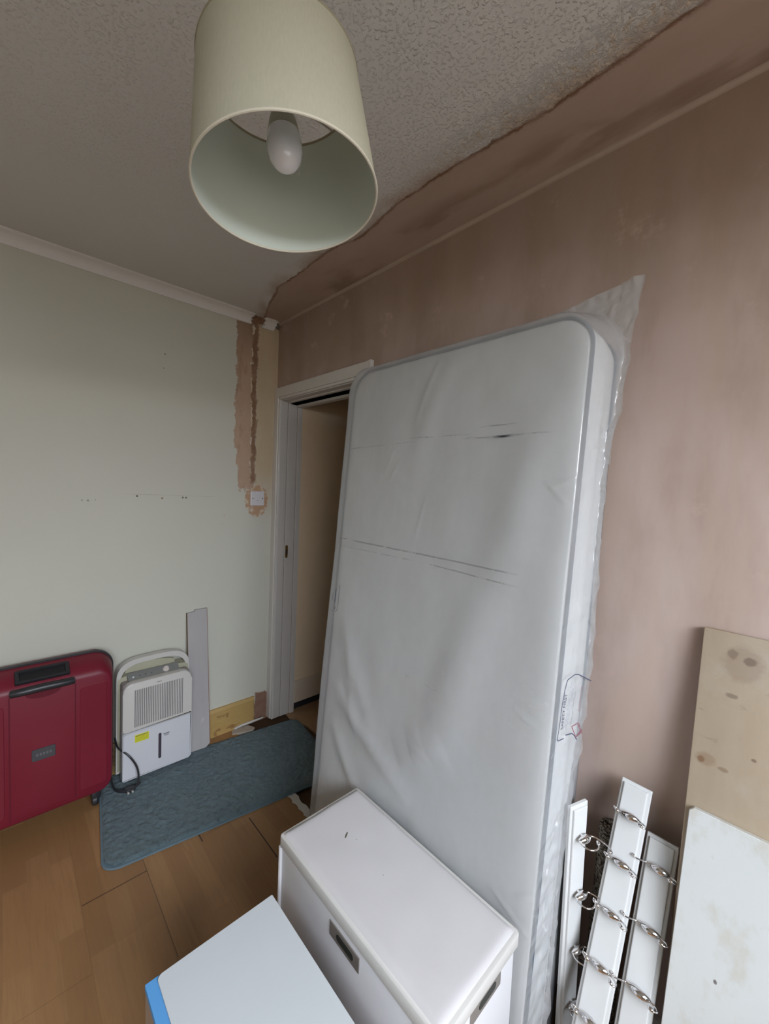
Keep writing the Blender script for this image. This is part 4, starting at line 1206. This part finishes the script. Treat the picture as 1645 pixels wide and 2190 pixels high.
_c = M_wp.mix(M_wp.mul(M_wp.step(M_wp.noise(16, 5, 0.7, off=(1, 5, 2)), 0.62, 0.72), 0.35), _c, (0.47, 0.44, 0.36))
_c = spot(M_wp, _c, 0.077, 0.500, 0.004, 0.005, (0.14, 0.12, 0.12), 0.9, 0.5)
M_wp = M_wp.fin(_c, 0.35, 0.45)
wpb, wl2 = lean_empty('white_panel', 2.150, -0.086, 0.776, -0.290, label='smooth white panel with faint tan stains leaning in front of the bare wood board', cat='panel')
bm = B(); prism(bm, [(0.0, 0.0), (0.42, 0.0), (0.42, wl2), (0.008, wl2), (0.0, wl2 - 0.008)], 1, 0.0, 0.018, 0.0012, 1); link('panel', bm, M_wp, wpb)

# ------------------------------------------------------------------ coat racks with chrome hooks
M_rack = simple('white_rack_paint', (0.66, 0.665, 0.655), 0.32, 0.5, var=0.02)
M_chr = NB('polished_chrome'); M_chr = M_chr.fin((0.72, 0.70, 0.70), 0.10, 0.5, 1.0)
M_hole = simple('dark_screw_hole', (0.10, 0.10, 0.13), 0.7)
def rack_board(w, L, t=0.016):
    bm = B()
    # routed edge: lower step then raised face
    prism(bm, rrect(-w / 2, w / 2, 0.0, L, 0.002, 2), 1, 0.0, t * 0.62, 0.0015, 1)
    prism(bm, [(-w / 2 + 0.0075, 0.0075), (w / 2 - 0.0075, 0.0075), (w / 2 - 0.0075, L - 0.0075), (-w / 2 + 0.0075, L - 0.0075)], 1, -t * 0.38, t * 0.62, 0.002, 2)
    return bm
def hook_mesh(left, right, grip=(-0.017, 0.023)):
    """chrome double hook whose thick grip lies across the board; left/right are the wire arms, ending in a bead"""
    bm = B()
    def arm(pts, rad):
        sp = spline(pts, 7)
        rr = []
        for i in range(len(pts) - 1):
            for k in range(7): rr.append(rad[i] + (rad[i + 1] - rad[i]) * k / 7)
        rr.append(rad[-1])
        tube(bm, sp, rr, 12)
        e = sp[-1]
        d = (sp[-1] - sp[-4]).normalized()
        bmesh.ops.create_uvsphere(bm, u_segments=14, v_segments=10, radius=1.0, matrix=Matrix.Translation(e) @ d.to_track_quat('X', 'Z').to_matrix().to_4x4() @ Matrix.Diagonal((0.0066, 0.0040, 0.0040, 1)))
    g0, g1 = grip
    n = 20
    tube(bm, [(g0 + (g1 - g0) * i / n, -0.0165 - 0.0035 * math.sin(math.pi * i / n), 0) for i in range(n + 1)], [0.0020 + 0.0072 * math.sin(math.pi * i / n) ** 0.8 for i in range(n + 1)], 14)
    tube(bm, [((g0 + g1) / 2, -0.004, 0), ((g0 + g1) / 2, -0.017, 0)], 0.004, 10)
    arm([(g0 + 0.003, -0.0170, 0)] + left, [0.0026, 0.0020] + [0.0018] * (len(left) - 2) + [0.0030])
    arm([(g1 - 0.003, -0.0170, 0)] + right, [0.0026, 0.0020] + [0.0018] * (len(right) - 2) + [0.0030])
    me = bpy.data.meshes.new('hook'); bmesh.ops.recalc_face_normals(bm, faces=bm.faces); bm.to_mesh(me); bm.free(); me.materials.append(M_chr); me.shade_smooth()
    return me
HOOK_B = hook_mesh([(-0.023, -0.016, 0), (-0.031, -0.018, 0.002), (-0.036, -0.024, 0.004), (-0.032, -0.029, 0.003), (-0.025, -0.028, 0.0)],
                   [(0.028, -0.018, -0.001), (0.037, -0.024, -0.002), (0.040, -0.033, -0.004), (0.034, -0.038, -0.005), (0.029, -0.035, -0.003)])
HOOK_A = hook_mesh([(-0.022, -0.018, 0), (-0.030, -0.026, 0.0), (-0.038, -0.036, 0.001), (-0.043, -0.040, 0.003), (-0.047, -0.036, 0.004)],
                   [(0.029, -0.017, -0.001), (0.037, -0.019, -0.002), (0.042, -0.026, -0.004), (0.038, -0.033, -0.005), (0.031, -0.034, -0.004)], (-0.014, 0.027))
HOOK_C = hook_mesh([(-0.020, -0.030, 0), (-0.014, -0.046, 0.0), (0.000, -0.052, 0.0), (0.012, -0.050, 0.002), (0.018, -0.043, 0.004)],
                   [(0.028, -0.022, -0.001), (0.036, -0.036, -0.002), (0.040, -0.054, -0.004), (0.036, -0.066, -0.004), (0.030, -0.068, -0.003)])
def rack(x, ytop, zt, ybot, w, hooks, holes, label, rz=0.0, xlean=0.0, HOOK=None):
    e, L = lean_empty('coat_rack', x, ytop, zt, ybot, label=label, cat='coat rack', group='white coat racks leaning on the pink wall')
    e.rotation_euler = (e.rotation_euler.x, xlean, rz)
    if rz or xlean: e.rotation_mode = 'XYZ'
    link('rack_board', rack_board(w, L), M_rack, e)
    for h in hooks:
        o = bpy.data.objects.new('hook', HOOK); COL.objects.link(o); o.parent = e; o.location = (0, 0, h * L)
    for h in holes:
        bm = B(); lathe(bm, [(0.0, 0.0012), (0.003, 0.001), (0.0036, 0.0)], 14, (0, -0.0062, h * L), (0, -1, 0)); link('screw_hole', bm, M_hole, e)
    return e
rack(2.020, -0.050, 0.745, -0.350, 0.068, (0.09, 0.226, 0.361, 0.497, 0.637, 0.774, 0.908), (0.428, 0.966), 'tallest white coat rack, the middle one, with chrome hooks pointing sideways', xlean=0.022, HOOK=HOOK_B)
rack(2.098, -0.058, 0.645, -0.320, 0.066, (0.19, 0.372, 0.553, 0.732, 0.913), (0.952,), 'white coat rack nearest the stained white panel, lower than its neighbour', xlean=0.005, HOOK=HOOK_A)
rack(1.9535, -0.172, 0.705, -0.175, 0.062, (0.26, 0.474, 0.682, 0.892), (0.947,), 'white coat rack pressed against the bagged mattress, seen nearly edge on', rz=math.radians(72), xlean=-0.012, HOOK=HOOK_C)

# ------------------------------------------------------------------ rolled carpet offcut behind the racks
M_carp = NB('beige_black_woven_backing')
w1 = M_carp.noise(120, 3, 0.6, st=(1, 1, 2.5))
_c = M_carp.mix(M_carp.step(w1, 0.42, 0.6), (0.035, 0.028, 0.024), (0.30, 0.265, 0.215)); M_carp.bump(w1, 0.6, 0.004); M_carp = M_carp.fin(_c, 0.9, 0.1)
cr, crl = lean_empty('carpet_roll', 1.995, -0.050, 0.600, -0.100, label='rolled beige and black woven carpet offcut behind the coat racks', cat='carpet roll')
bm = B()
sp_ = []
for i in range(90):
    a = i / 89 * 2 * math.pi * 3.2
    r = 0.012 + 0.0095 * a / (2 * math.pi)
    sp_.append((r * math.cos(a), r * math.sin(a)))
va = [bm.verts.new((p[0], p[1], 0.004)) for p in sp_]; vb = [bm.verts.new((p[0], p[1], crl)) for p in sp_]
for i in range(89): bm.faces.new((va[i], va[i + 1], vb[i + 1], vb[i]))
ro = link('roll', bm, M_carp, cr, True, 180)
so = ro.modifiers.new('thick', 'SOLIDIFY'); so.thickness = 0.006
